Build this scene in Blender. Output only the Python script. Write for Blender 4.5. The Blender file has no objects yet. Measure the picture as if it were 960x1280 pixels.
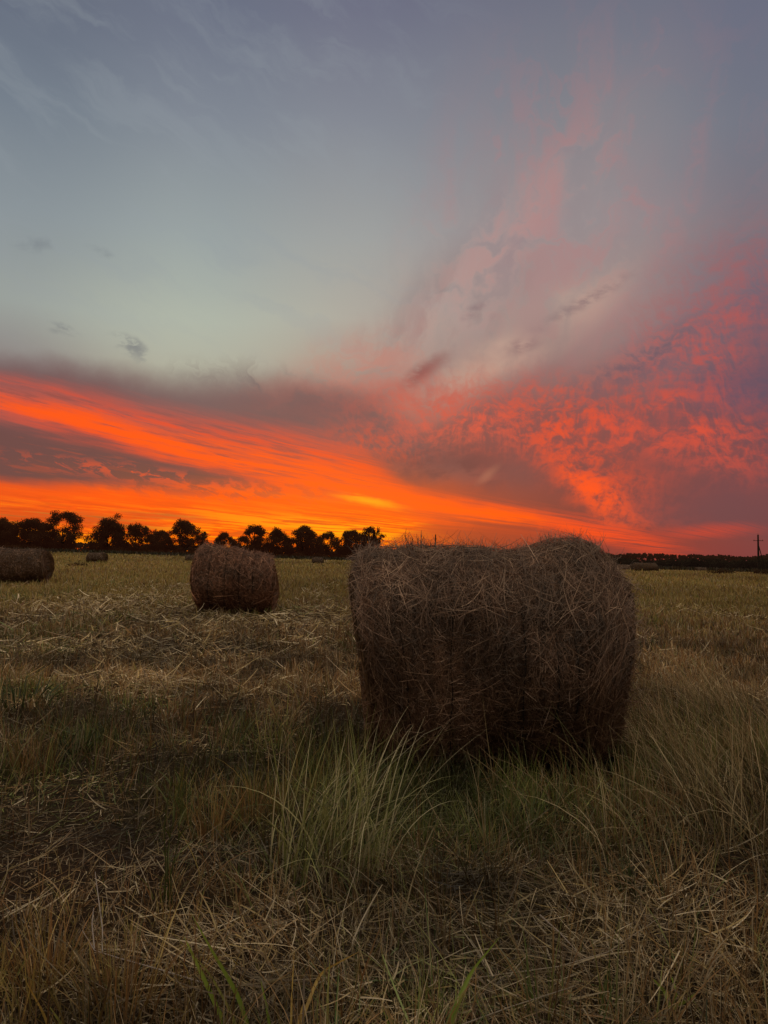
import bpy, math, random
import numpy as np
from mathutils import Matrix, Vector

scene = bpy.context.scene
COL = bpy.data.collections.new("scene"); scene.collection.children.link(COL)
rng = np.random.default_rng(11)

# ------------------------------------------------------------------ camera
CAM_H = 1.30
F = 1280 * 26.0 / 36.0
ROT = Matrix.Rotation(math.radians(93.53), 3, 'X') @ Matrix.Rotation(math.radians(0.84), 3, 'Z')
cam_data = bpy.data.cameras.new("camera")
cam = bpy.data.objects.new("camera", cam_data); COL.objects.link(cam)
cam_data.sensor_fit = 'VERTICAL'; cam_data.sensor_height = 36.0; cam_data.lens = 26.0
cam_data.clip_start = 0.05; cam_data.clip_end = 8000
cam.matrix_world = Matrix.Translation((0, 0, CAM_H)) @ ROT.to_4x4()
scene.camera = cam

def ray(px, py):
    return (ROT @ Vector(((px - 480) / F, -(py - 640) / F, -1.0))).normalized()
def sph(px, py):                     # viewing direction -> azimuth / elevation in the world
    d = ray(px, py); return math.atan2(d.x, d.y), math.asin(d.z)
def G(px, py, z=0.0):                # where that sight line meets the ground
    d = ray(px, py); t = (z - CAM_H) / d.z; return d.x * t, d.y * t
def at(px, py, dist):                # ground position in that direction at a distance
    d = ray(px, py); s = dist / math.hypot(d.x, d.y); return d.x * s, d.y * s, CAM_H + d.z * s

def lin(c):
    return tuple(((v / 255) / 12.92 if v / 255 <= 0.04045 else ((v / 255 + 0.055) / 1.055) ** 2.4) for v in c) + (1.0,)

# ------------------------------------------------------------------ world (dusk sky, all in direction space)
world = bpy.data.worlds.new("World"); scene.world = world; world.use_nodes = True
NT = world.node_tree; NT.nodes.clear()
class S:                              # a thin wrapper so that node sockets can be written as formulas
    def __init__(s, k): s.k = k
    def __add__(a, b): return m2('ADD', a, b)
    def __radd__(a, b): return m2('ADD', a, b)
    def __sub__(a, b): return m2('SUBTRACT', a, b)
    def __rsub__(a, b): return m2('SUBTRACT', b, a)
    def __mul__(a, b): return m2('MULTIPLY', a, b)
    def __rmul__(a, b): return m2('MULTIPLY', a, b)
    def __truediv__(a, b): return m2('DIVIDE', a, b)
def put(sock, v):
    if isinstance(v, S): NT.links.new(v.k, sock)
    else: sock.default_value = v
def m2(op, a, b=0.0, clamp=False):
    n = NT.nodes.new('ShaderNodeMath'); n.operation = op; n.use_clamp = clamp
    put(n.inputs[0], a); put(n.inputs[1], b); return S(n.outputs[0])
def clamp(a): return m2('MAXIMUM', m2('MINIMUM', a, 1.0), 0.0)
def step(x, a, b, o0=0.0, o1=1.0):
    n = NT.nodes.new('ShaderNodeMapRange'); n.interpolation_type = 'SMOOTHSTEP'; n.clamp = False
    put(n.inputs['Value'], x)
    if a > b: a, b, o0, o1 = b, a, o1, o0
    n.inputs['From Min'].default_value = a; n.inputs['From Max'].default_value = b
    n.inputs['To Min'].default_value = o0; n.inputs['To Max'].default_value = o1
    return S(n.outputs['Result'])
def vec(x, y, z=0.0):
    n = NT.nodes.new('ShaderNodeCombineXYZ'); put(n.inputs[0], x); put(n.inputs[1], y); put(n.inputs[2], z); return S(n.outputs[0])
def noise(v, scale, detail=4, rough=0.5, dist=0.0):
    n = NT.nodes.new('ShaderNodeTexNoise'); n.noise_dimensions = '3D'; put(n.inputs['Vector'], v)
    n.inputs['Scale'].default_value = scale; n.inputs['Detail'].default_value = detail
    n.inputs['Roughness'].default_value = rough; n.inputs['Distortion'].default_value = dist
    return S(n.outputs['Fac'])
def mixc(f, a, b):
    n = NT.nodes.new('ShaderNodeMix'); n.data_type = 'RGBA'; n.clamp_factor = True
    put(n.inputs['Factor'], f); put(n.inputs[6], a); put(n.inputs[7], b); return S(n.outputs[2])
def ramp(x, stops, interp='EASE'):
    n = NT.nodes.new('ShaderNodeValToRGB'); cr = n.color_ramp; cr.interpolation = interp
    stops = sorted(stops)
    while len(cr.elements) < len(stops): cr.elements.new(0.5)
    for e, (p, c) in zip(cr.elements, stops): e.position = p; e.color = lin(c)
    put(n.inputs[0], x); return S(n.outputs[0])
A0, A1, E0, E1 = -0.75, 0.75, -0.06, 0.94
def curve(xn, pts):                   # pts in 0..1 both ways
    n = NT.nodes.new('ShaderNodeFloatCurve'); c = n.mapping.curves[0]
    pts = sorted(pts)
    while len(c.points) < len(pts): c.points.new(0.5, 0.5)
    for p, (x, y) in zip(c.points, pts): p.location = (x, y); p.handle_type = 'AUTO'
    n.mapping.extend = 'HORIZONTAL'; n.mapping.use_clip = False; n.mapping.update(); put(n.inputs['Value'], xn); return S(n.outputs[0])

tc = NT.nodes.new('ShaderNodeTexCoord')
sx = NT.nodes.new('ShaderNodeSeparateXYZ'); NT.links.new(tc.outputs['Generated'], sx.inputs[0])
dx, dy, dz = (S(sx.outputs[i]) for i in range(3))
AZ = m2('ARCTAN2', dx, dy)
EL = m2('ARCSINE', dz)
an = (AZ - A0) / (A1 - A0)

P3 = vec(AZ, EL, 0.0)
warpA = noise(P3, 3.0, 3, 0.5) - 0.5
warpB = noise(vec(AZ, EL, 3.3), 11.0, 4, 0.55) - 0.5
warpC = noise(vec(AZ, EL, 7.1), 40.0, 3, 0.6) - 0.5

def madd(a, b, c):
    n = NT.nodes.new('ShaderNodeMath'); n.operation = 'MULTIPLY_ADD'
    put(n.inputs[0], a); put(n.inputs[1], b); put(n.inputs[2], c); return S(n.outputs[0])
_shift = {}
def blob(px, py, rx, ry, rot=0.0, w=None, soft=1.0):
    """soft elliptical patch of sky: centre in direction space, radii in pixels of sky (1 px = 0.062 deg)"""
    a, e = sph(px, py)
    if w is None: U, W = AZ, EL
    else:
        if id(w) not in _shift: _shift[id(w)] = (AZ + w[0], EL + w[1])
        U, W = _shift[id(w)]
    c, q = math.cos(math.radians(rot)), math.sin(math.radians(rot)); ix, iy = F / rx, F / ry
    u = madd(U, c * ix, madd(W, q * ix, -(a * c + e * q) * ix))
    v = madd(U, -q * iy, madd(W, c * iy, (a * q - e * c) * iy))
    return step(m2('SQRT', madd(u, u, v * v)), 1.0, 1.0 - soft)
def band(pts, fuzz=None, warp=0.0):
    """band between an upper and a lower line; pts = (px, y_top, y_bottom, softness_px)"""
    top, bot, sft = [], [], []
    for (px, yt, yb, s) in pts:
        a, e = sph(px, yt); a2, e2 = sph(px, yb)
        xa = (a - A0) / (A1 - A0)
        top.append((xa, (e - E0) / (E1 - E0))); bot.append((xa, (e2 - E0) / (E1 - E0))); sft.append((xa, s / F * 10))
    en = (EL + warp - E0) / (E1 - E0)
    t = curve(an, top); b = curve(an, bot); s = m2('MAXIMUM', curve(an, sft) * 0.1, 0.004)
    up = clamp((t - en) / s + 0.5); lo = clamp((en - b) / s + 0.5)
    up = step(up, 0, 1); lo = step(lo, 0, 1)
    return up * lo

# --- clear-sky colour columns (px column -> colours down the sky), blended along azimuth
def column(px, stops):
    out = []
    for py, c in stops:
        e = sph(px, py)[1]; out.append(((e - E0) / (E1 - E0), c))
    out.append((0.86, (104, 105, 116))); out.append((1.0, (156, 148, 138)))
    wp = EL + warpA * 0.05
    return ramp((wp - E0) / (E1 - E0), out, 'B_SPLINE' if False else 'LINEAR')
cols = [
 (0,   [(0,(102,110,126)),(120,(116,126,138)),(260,(138,147,152)),(370,(150,156,152)),(430,(142,136,132)),(465,(122,102,102)),(500,(126,80,78)),(560,(106,72,72)),(600,(130,66,52)),(640,(226,84,22)),(700,(190,80,20))]),
 (240, [(0,(106,112,130)),(150,(128,135,146)),(300,(154,163,162)),(400,(172,179,166)),(450,(174,172,154)),(495,(128,110,106)),(540,(116,76,74)),(590,(120,72,60)),(630,(236,88,16)),(700,(225,95,8))]),
 (440, [(0,(109,111,130)),(150,(132,136,146)),(300,(158,160,158)),(400,(174,170,158)),(450,(170,150,136)),(500,(142,102,94)),(560,(134,76,68)),(610,(190,76,40)),(650,(215,76,24)),(700,(180,70,20))]),
 (720, [(0,(111,113,128)),(150,(130,130,137)),(280,(150,142,144)),(380,(160,140,134)),(450,(148,116,112)),(520,(132,84,82)),(590,(124,68,66)),(640,(128,60,54)),(700,(126,56,54))]),
 (960, [(0,(106,109,127)),(150,(114,117,130)),(280,(122,114,122)),(380,(116,94,106)),(470,(106,80,92)),(560,(112,70,76)),(630,(116,64,68)),(700,(112,58,62))]),
]
base = None; pa = None
for px, st in cols:
    c = column(px, st); a = sph(px, 560)[0]
    base = c if base is None else mixc(step(AZ + warpA * 0.10, pa, a), base, c)
    pa = a
sky = base
# high thin cirrus veils
streak = noise(vec(AZ * 0.9 + EL * 1.5, EL * 7.0 + AZ * 2.2, 1.7), 3.2, 5, 0.55, 0.3)
sky = mixc(step(streak, 0.40, 0.70) * blob(60, 60, 300, 50, -17) * 0.20, sky, lin((140, 148, 158)))

wv = (warpB * 0.055 + warpC * 0.012, warpA * 0.03 + warpB * 0.04 + warpC * 0.012)
wl = (warpB * 0.02, warpB * 0.015 + warpC * 0.004)
# fan of pink wisps: noise in polar coordinates about a point low on the horizon
ca, ce = sph(330, 900)
ang = m2('ARCTAN2', EL - ce, AZ - ca); rad = m2('SQRT', (AZ - ca) * (AZ - ca) + (EL - ce) * (EL - ce))
fan = noise(vec(ang * 3.2 + warpB * 0.5, rad * 2.6 + warpA, 2.0), 2.4, 6, 0.58, 0.35)
fanf = noise(vec(ang * 2.4 + warpC * .3, rad * 8.0 + warpB * 1.2, 5.0), 3.6, 5, 0.6, 0.4)
mott = noise(vec(AZ * 1.0 + EL * 0.45, EL * 2.0 - AZ * 0.55, 9.0), 17.0, 6, 0.58, 0.0)
mott2 = noise(vec(AZ * 1.0 - EL * 0.5, EL * 2.2 + AZ * 0.35, 4.0), 38.0, 5, 0.58, 0.0)
soft = noise(vec(AZ, EL * 1.3, 12.0), 6.0, 4, 0.5, 0.2)

m = step(fan, 0.44, 0.66)
wisp = noise(vec(ang * 4.0 + warpB * 0.8, rad * 4.5 + warpB * 1.5, 8.0), 3.4, 6, 0.55, 0.25)
sky = mixc(blob(600, 360, 330, 150, 36, wv) * 0.30, sky, lin((166, 138, 134)))
sky = mixc(blob(250, 420, 330, 70, -6, wv) * 0.35, sky, lin((176, 180, 164)))
sky = mixc(m * blob(700, 270, 270, 260, 20, wv) * 0.30, sky, lin((172, 118, 120)))
sky = mixc(step(wisp, 0.46, 0.64) * blob(720, 260, 290, 240, 25, wv) * 0.36, sky, lin((182, 116, 116)))
sky = mixc(step(wisp, 0.60, 0.34) * blob(640, 330, 280, 170, 35, wv) * 0.20, sky, lin((124, 110, 120)))
sky = mixc(step(fan, 0.58, 0.40) * blob(560, 390, 170, 80, 35, wv) * 0.6, sky, lin((136, 104, 106)))
sky = mixc(blob(630, 440, 230, 50, 30, wv) * step(soft, 0.30, 0.6) * step(wisp, 0.30, 0.55, 0.5, 1.0) * 0.95, sky, lin((202, 166, 146)))
sky = mixc(blob(600, 330, 260, 60, 42, wv) * step(wisp, 0.36, 0.6) * 0.35, sky, lin((190, 150, 142)))
sky = mixc(blob(430, 520, 190, 46, -8, wv) * step(fanf, 0.34, 0.62) * 0.55, sky, lin((196, 90, 72)))
sky = mixc(blob(450, 465, 150, 70, 20, wv) * step(fanf, 0.30, 0.66) * 0.65, sky, lin((196, 124, 108)))
sky = mixc(blob(530, 505, 130, 46, 12, wv) * step(fanf, 0.25, 0.6) * 0.6, sky, lin((200, 104, 86)))
sky = mixc(step(noise(vec(AZ * 2.0 + EL * .6, EL * 7.0 + AZ * 2.4 + warpB * .6, 3.0), 3.0, 6, .6, .3), 0.46, 0.66) * step(EL, 0.2, 0.4) * step(AZ, 0.25, -0.2) * 0.26, sky, lin((146, 154, 160)))
# mauve shelf along the left
sh = band([(-60, 440, 520, 40), (0, 448, 520, 45), (120, 462, 525, 45), (250, 474, 545, 48), (380, 485, 570, 50), (470, 512, 574, 50), (560, 566, 596, 50), (700, 610, 570, 40), (900, 640, 540, 40)], warp=wv[1] * 1.0)
sky = mixc(sh * step(soft, 0.25, 0.55, 0.72, 1.0) * 0.9, sky, lin((114, 84, 84)))
# brush-like upper edge of the shelf
br = noise(vec(AZ * 3.0 + EL * 2.0 + warpB, EL * 2.2, 6.0), 7.0, 6, 0.62, 0.9)
sky = mixc(blob(330, 478, 170, 36, -4, wl) * step(br, 0.38, 0.72) * 0.60, sky, lin((112, 98, 98)))
# small grey and mauve cloudlets
sky = mixc(blob(164, 432, 34, 17, -32, wv) * step(mott2, 0.42, 0.58) * 0.75, sky, lin((118, 120, 122)))
sky = mixc(blob(82, 408, 24, 11, -15, wv) * step(mott2, 0.40, 0.6) * 0.5, sky, lin((112, 114, 118)))
sky = mixc(blob(36, 304, 34, 9, -12, wv) * step(mott, 0.40, 0.6) * 0.45, sky, lin((108, 114, 122)))
sky = mixc(blob(130, 322, 30, 9, -18, wv) * step(mott, 0.40, 0.6) * 0.40, sky, lin((108, 114, 122)))
sky = mixc(blob(526, 466, 56, 17, 32, wv) * step(mott2, 0.25, 0.55) * 0.9, sky, lin((140, 86, 82)))
sky = mixc(blob(590, 388, 26, 10, 30, wv) * step(mott2, .3, .6) * 0.5, sky, lin((124, 98, 104)))
sky = mixc(blob(655, 430, 36, 14, 12, wv) * step(mott2, 0.3, 0.6) * 0.6, sky, lin((128, 96, 100)))
sky = mixc(blob(732, 376, 84, 12, 24, wv) * step(mott2, 0.35, 0.65) * 0.6, sky, lin((120, 98, 104)))

# ---- burning red mottled cloud on the right
ca2, ce2 = sph(540, 730)
ang2 = m2('ARCTAN2', EL - ce2, AZ - ca2); rad2 = m2('SQRT', (AZ - ca2) * (AZ - ca2) + (EL - ce2) * (EL - ce2))
mr = noise(vec(ang2 * 4.0 + warpB * 1.6, rad2 * 10.0 + warpB * 1.6, 1.5), 3.6, 8, 0.60, 0.0)
mr2 = noise(vec(ang2 * 9.0 + warpB * 2.0, rad2 * 34.0 + warpB * 3.0, 6.5), 3.4, 5, 0.60, 0.0)
hotR = lin((226, 78, 44)); hotO = lin((255, 82, 26)); red = lin((196, 76, 58))
mm = clamp(mr * 0.30 + mr2 * 0.26 + mott * 0.20 + mott2 * 0.24)
ms = step(mm, 0.39, 0.61); mh = step(mm, 0.45, 0.60)
big = noise(vec(AZ + warpB * .05, EL * 1.3, 21.0), 9.0, 3, 0.5)
bg_ = step(big, 0.36, 0.60)
sky = mixc(blob(720, 560, 330, 125, -6, wv) * 0.50, sky, lin((142, 72, 66)))
sky = mixc(blob(900, 400, 190, 120, 30, wv) * ms * 0.62, sky, lin((176, 86, 82)))
sky = mixc(blob(870, 436, 120, 60, 10, wv) * mh * bg_ * 0.80, sky, lin((202, 80, 66)))
sky = mixc(blob(935, 485, 90, 44, 0, wv) * 0.50, sky, lin((92, 80, 100)))
sky = mixc(blob(560, 510, 210, 66, 5, wv) * ms * 0.80, sky, lin((198, 88, 72)))
sky = mixc(blob(590, 535, 180, 50, 0, wv) * mh * (bg_ * .6 + .4) * 0.9, sky, lin((228, 90, 62)))
sky = mixc(blob(800, 540, 290, 105, -4, wv) * ms * (bg_ * .7 + .3) * 0.85, sky, lin((194, 76, 60)))
sky = mixc(blob(708, 535, 110, 76, -30, wv) * mh * 0.95, sky, hotR)
sky = mixc(blob(830, 535, 160, 66, 0, wv) * mh * bg_ * 0.95, sky, lin((228, 80, 52)))
sky = mixc(blob(765, 612, 170, 60, -35, wv) * ms * 0.90, sky, lin((220, 76, 46)))
sky = mixc(blob(752, 622, 104, 30, -36, wv) * step(mm, 0.38, 0.56) * 1.0, sky, hotO)
sky = mixc(blob(930, 565, 130, 54, 0, wv) * mh * 0.65, sky, lin((196, 76, 64)))
# dark slate gaps
sky = mixc(blob(900, 640, 170, 60, 0, wv) * 0.75, sky, lin((110, 68, 74)))
sky = mixc(blob(800, 450, 130, 36, 25, wv) * step(mm, 0.58, 0.42) * 0.7, sky, lin((106, 80, 92)))
sky = mixc(blob(562, 588, 135, 36, -4, wv) * step(mott, 0.62, 0.42) * 0.95, sky, lin((112, 62, 62)))
sky = mixc(blob(470, 560, 110, 26, -14, wv) * ms * 0.75, sky, lin((214, 78, 48)))
sky = mixc(blob(560, 580, 90, 24, 4, wv) * 0.55, sky, lin((112, 64, 64)))
sky = mixc(blob(650, 588, 50, 40, 0, wv) * 0.6, sky, lin((122, 74, 72)))
sky = mixc(blob(612, 592, 26, 9, 40, wl) * 0.6, sky, lin((168, 104, 84)))

# ---- left: orange ribbons, long streaks that converge towards the right
ca3, ce3 = sph(1150, 715)
ang3 = m2('ARCTAN2', EL - ce3 + warpA * 0.010 + warpC * 0.0010, ca3 - AZ); rad3 = m2('SQRT', (AZ - ca3) * (AZ - ca3) + (EL - ce3) * (EL - ce3))
sk = noise(vec(rad3 * 1.9, ang3 * 30.0, 0.4), 1.6, 8, 0.64, 0.0)
skf = noise(vec(rad3 * 8.0, ang3 * 95.0, 2.4), 1.5, 6, 0.66, 0.0)
hst = noise(vec(rad3 * 9.0 + warpB, ang3 * 190.0, 8.4), 1.4, 5, 0.64, 0.0)
rip = noise(vec(AZ * 26.0 + warpB * 2, EL * 60.0 + AZ * 14.0, 2.9), 1.6, 5, 0.62, 0.4)
strk = clamp(sk * 0.6 + skf * 0.4)
A = band([(-80, 455, 505, 26), (0, 474, 520, 34), (100, 492, 552, 36), (200, 516, 578, 40), (300, 536, 604, 44), (400, 552, 630, 46), (450, 566, 640, 46), (485, 592, 650, 36), (520, 614, 658, 26), (600, 626, 660, 22), (680, 638, 668, 22), (720, 652, 670, 22), (800, 676, 668, 20), (950, 700, 660, 20)], warp=wl[1] + (sk - 0.5) * 0.05)
sky = mixc(A * step(strk, 0.40, 0.56, 0.30, 1.0), sky, ramp(an, [(0.12, (214, 84, 62)), (0.26, (228, 76, 42)), (0.36, (240, 74, 28)), (0.5, (246, 78, 18)), (0.62, (255, 80, 14)), (0.70, (225, 72, 34)), (0.85, (170, 66, 54))]))
A2 = band([(-100, 480, 482, 16), (20, 500, 512, 16), (120, 520, 540, 20), (200, 540, 566, 22), (330, 566, 598, 24), (430, 586, 628, 26), (500, 610, 640, 20), (560, 626, 650, 16), (660, 642, 656, 12), (720, 664, 650, 12), (900, 690, 640, 12)], warp=wl[1] + (sk - 0.5) * 0.045)
sky = mixc(A2 * step(strk, 0.36, 0.54, 0.35, 1.0), sky, lin((255, 86, 8)))
# thin grey-mauve streaks lying inside the burning band
sky = mixc(A * step(skf, 0.50, 0.36) * step(sk, 0.60, 0.42) * step(AZ, 0.05, -0.2) * 0.55, sky, lin((150, 72, 62)))
# grey shelf B under it
B = band([(-80, 516, 600, 30), (0, 532, 602, 30), (100, 552, 606, 28), (200, 572, 606, 24), (270, 588, 606, 20), (340, 600, 598, 16), (420, 614, 590, 10), (700, 650, 590, 10)], warp=wl[1] + (sk - 0.5) * 0.05)
sky = mixc(B * 0.92, sky, lin((108, 70, 68)))
sky = mixc(B * step(skf, 0.52, 0.66) * 0.5, sky, lin((176, 76, 54)))
# glow under everything, down to the horizon
C = band([(-80, 596, 760, 22), (0, 602, 760, 22), (100, 608, 760, 22), (250, 606, 760, 26), (400, 612, 760, 30), (480, 632, 760, 30), (560, 672, 760, 24), (620, 700, 760, 20), (700, 730, 760, 20)], warp=wl[1] + (sk - 0.5) * 0.03)
sky = mixc(C * 0.97, sky, ramp(an, [(0.12, (240, 84, 18)), (0.3, (255, 84, 4)), (0.5, (255, 88, 0)), (0.58, (240, 80, 12))]))
rp = step(rip, 0.44, 0.62)
sky = mixc(rp * blob(230, 604, 270, 26, -3) * 0.75, sky, lin((128, 72, 58)))
sky = mixc(step(rip, 0.52, 0.42) * blob(190, 594, 240, 15, -5) * 0.7, sky, lin((232, 84, 40)))
sky = mixc(C * step(skf, 0.50, 0.64) * step(EL, 0.115, 0.02) * 0.45, sky, lin((255, 122, 8)))
sky = mixc(C * step(hst, 0.48, 0.60) * step(EL, 0.078, 0.03) * 0.80, sky, lin((255, 142, 14)))
sky = mixc(C * step(hst, 0.50, 0.40) * step(EL, 0.085, 0.03) * 0.70, sky, lin((180, 68, 24)))
sky = mixc(C * step(skf, 0.46, 0.34) * step(EL, 0.13, 0.01) * 0.45, sky, lin((206, 66, 14)))
sky = mixc(blob(110, 650, 130, 12, -4, wl) * step(hst, 0.40, 0.56) * 0.85, sky, lin((138, 76, 44)))
sky = mixc(blob(205, 645, 90, 7, -3, wl) * step(hst, 0.36, 0.56) * 0.6, sky, lin((150, 78, 44)))
sky = mixc(blob(20, 648, 80, 10, -3, wl) * step(hst, 0.42, 0.56) * 0.7, sky, lin((150, 78, 40)))
sky = mixc(blob(462, 626, 64, 8, -10, wl) * step(skf, 0.3, 0.5) * 0.95, sky, lin((255, 158, 14)))
sky = mixc(blob(430, 662, 150, 16, -5, wl) * step(hst, 0.40, 0.56) * 0.95, sky, lin((255, 164, 10)))
sky = mixc(blob(330, 650, 140, 10, -6, wl) * step(hst, 0.42, 0.56) * 0.8, sky, lin((255, 140, 10)))
sky = mixc(blob(95, 674, 140, 16, -2, wl) * step(hst, 0.40, 0.56) * 0.85, sky, lin((255, 148, 14)))
# lower centre / right
Dk = band([(-200, 720, 620, 14), (440, 690, 640, 14), (520, 660, 690, 14), (560, 656, 694, 16), (640, 656, 696, 16), (720, 660, 720, 18), (820, 662, 720, 22), (960, 668, 730, 24), (1100, 670, 730, 24)], warp=wl[1] + (sk - 0.5) * 0.02)
sky = mixc(Dk * 0.80, sky, ramp(an, [(0.5, (190, 66, 26)), (0.6, (158, 56, 40)), (0.72, (140, 58, 52)), (0.9, (116, 66, 70))]))
sky = mixc(blob(770, 668, 120, 22, -16, wl) * step(skf, 0.38, 0.6) * 0.9, sky, lin((240, 72, 34)))
sky = mixc(blob(720, 662, 70, 12, -12, wl) * 0.7, sky, lin((255, 76, 20)))
sky = mixc(blob(885, 664, 84, 13, 3, wl) * step(skf, 0.3, 0.55) * 0.75, sky, lin((200, 66, 50)))

# ---- unseen sky behind the camera: kept dark low, brightened overhead to light the field
back = step(m2('ABSOLUTE', AZ), 0.75, 1.7) 
high = step(EL, 0.75, 1.15)
BACKC = ramp(EL / 1.6, [(0.0, (70, 56, 52)), (0.15, (98, 84, 74)), (0.4, (190, 174, 152)), (1.0, (220, 206, 182))])
sky = mixc(clamp(back + high), sky, BACKC)

nish = NT.nodes.new('ShaderNodeTexSky'); nish.sky_type = 'NISHITA'; nish.sun_disc = False
SUN_EL, SUN_AZ = math.radians(2.0), sph(420, 680)[0]
nish.sun_elevation = SUN_EL; nish.sun_rotation = SUN_AZ
bgA = NT.nodes.new('ShaderNodeBackground'); put(bgA.inputs[0], sky); bgA.inputs[1].default_value = 1.0
bgB = NT.nodes.new('ShaderNodeBackground'); NT.links.new(nish.outputs[0], bgB.inputs[0]); bgB.inputs[1].default_value = 0.004
addn = NT.nodes.new('ShaderNodeAddShader'); NT.links.new(bgA.outputs[0], addn.inputs[0]); NT.links.new(bgB.outputs[0], addn.inputs[1])
wo = NT.nodes.new('ShaderNodeOutputWorld'); NT.links.new(addn.outputs[0], wo.inputs[0])
world.cycles.sampling_method = 'MANUAL'; world.cycles.sample_map_resolution = 512

scene.view_settings.view_transform = 'Standard'; scene.view_settings.look = 'None'
scene.view_settings.exposure = 0; scene.view_settings.gamma = 1

# ------------------------------------------------------------------ lamp: the last glow of the sun
sun_d = bpy.data.lights.new("sun", 'SUN'); sun_d.energy = 0.50; sun_d.angle = math.radians(14); sun_d.color = (1.0, 0.30, 0.08)
sun = bpy.data.objects.new("sun", sun_d); COL.objects.link(sun)
sd = Vector((math.sin(SUN_AZ) * math.cos(SUN_EL), math.cos(SUN_AZ) * math.cos(SUN_EL), math.sin(math.radians(4))))
sun.rotation_euler = sd.to_track_quat('Z', 'Y').to_euler()

# ------------------------------------------------------------------ helpers
def tag(o, label=None, cat=None, group=None, kind=None):
    if label: o["label"] = label
    if cat: o["category"] = cat
    if group: o["group"] = group
    if kind: o["kind"] = kind
    return o
def empty(name, loc, rz=0.0):
    o = bpy.data.objects.new(name, None); o.location = loc; o.rotation_euler = (0, 0, rz)
    o.empty_display_size = 0.3; COL.objects.link(o); return o
def mesh_obj(name, V, Fq, mat, parent=None, col=None, smooth=False, tris=None):
    """V (n,3); Fq (m,4) quads; tris (k,3); col (n,3) point colour"""
    me = bpy.data.meshes.new(name); V = np.asarray(V, np.float32)
    Fq = np.zeros((0, 4), np.int32) if Fq is None else np.asarray(Fq, np.int32)
    T = np.zeros((0, 3), np.int32) if tris is None else np.asarray(tris, np.int32)
    me.vertices.add(len(V)); me.vertices.foreach_set("co", V.ravel())
    loops = np.concatenate([Fq.ravel(), T.ravel()]).astype(np.int32)
    me.loops.add(len(loops)); me.loops.foreach_set("vertex_index", loops)
    npoly = len(Fq) + len(T); me.polygons.add(npoly)
    start = np.concatenate([np.arange(len(Fq)) * 4, len(Fq) * 4 + np.arange(len(T)) * 3]).astype(np.int32)
    me.polygons.foreach_set("loop_start", start)
    if smooth: me.polygons.foreach_set("use_smooth", np.ones(npoly, bool))
    if col is not None:
        a = me.color_attributes.new("Col", 'FLOAT_COLOR', 'POINT')
        c4 = np.ones((len(V), 4), np.float32); c4[:, :3] = col; a.data.foreach_set("color", c4.ravel())
    me.update(calc_edges=True); me.materials.append(mat)
    o = bpy.data.objects.new(name, me); COL.objects.link(o)
    if parent is not None: o.parent = parent
    return o
def vnoise(x, y, scale, seed=0, octv=3):
    """value noise 0..1 on arrays"""
    x = np.asarray(x, np.float64) / scale; y = np.asarray(y, np.float64) / scale
    out = 0; amp = 1; tot = 0
    def h(i, j, s):
        v = np.sin(i * 127.1 + j * 311.7 + s * 74.7) * 43758.5453; return v - np.floor(v)
    for k in range(octv):
        xi, yi = np.floor(x), np.floor(y); u, v = x - xi, y - yi
        u = u * u * (3 - 2 * u); v = v * v * (3 - 2 * v); s = seed + k * 7
        out = out + amp * ((h(xi, yi, s) * (1 - u) + h(xi + 1, yi, s) * u) * (1 - v) + (h(xi, yi + 1, s) * (1 - u) + h(xi + 1, yi + 1, s) * u) * v)
        tot += amp; amp *= 0.5; x = x * 2.03 + 5.1; y = y * 2.03 + 1.7
    return out / tot
def sstep(x, a, b):
    t = np.clip((np.asarray(x, float) - a) / (b - a), 0, 1); return t * t * (3 - 2 * t)

# ------------------------------------------------------------------ materials
def nodes(name):
    m = bpy.data.materials.new(name); m.use_nodes = True; t = m.node_tree; t.nodes.clear()
    return m, t, t.nodes.new('ShaderNodeOutputMaterial')
def plant_mat(name, trans=0.3, gloss=0.04, gain=1.0, tint=(1, 1, 1), air_glow=None):
    m, t, out = nodes(name)
    a = t.nodes.new('ShaderNodeAttribute'); a.attribute_name = "Col"
    g = t.nodes.new('ShaderNodeMix'); g.data_type = 'RGBA'; g.blend_type = 'MULTIPLY'; g.inputs['Factor'].default_value = 1
    t.links.new(a.outputs['Color'], g.inputs[6]); g.inputs[7].default_value = (gain * tint[0], gain * tint[1], gain * tint[2], 1)
    d = t.nodes.new('ShaderNodeBsdfDiffuse'); tr = t.nodes.new('ShaderNodeBsdfTranslucent'); gl = t.nodes.new('ShaderNodeBsdfGlossy')
    gl.inputs['Roughness'].default_value = 0.45; gl.inputs['Color'].default_value = (1, 1, 1, 1)
    mx = t.nodes.new('ShaderNodeMixShader'); mx.inputs[0].default_value = trans
    mg = t.nodes.new('ShaderNodeMixShader'); mg.inputs[0].default_value = gloss
    t.links.new(g.outputs[2], d.inputs[0]); t.links.new(g.outputs[2], tr.inputs[0])
    t.links.new(d.outputs[0], mx.inputs[1]); t.links.new(tr.outputs[0], mx.inputs[2])
    t.links.new(mx.outputs[0], mg.inputs[1]); t.links.new(gl.outputs[0], mg.inputs[2]); 
    if air_glow:       # even reddish emission on the leaves stands in for airlight over far trees
        e = t.nodes.new('ShaderNodeEmission'); e.inputs[0].default_value = (*air_glow, 1); e.inputs[1].default_value = 1.0
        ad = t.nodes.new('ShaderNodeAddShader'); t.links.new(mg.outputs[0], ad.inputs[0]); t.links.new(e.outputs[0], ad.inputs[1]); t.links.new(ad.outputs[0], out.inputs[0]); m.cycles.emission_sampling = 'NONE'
    else: t.links.new(mg.outputs[0], out.inputs[0])
    return m
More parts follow.
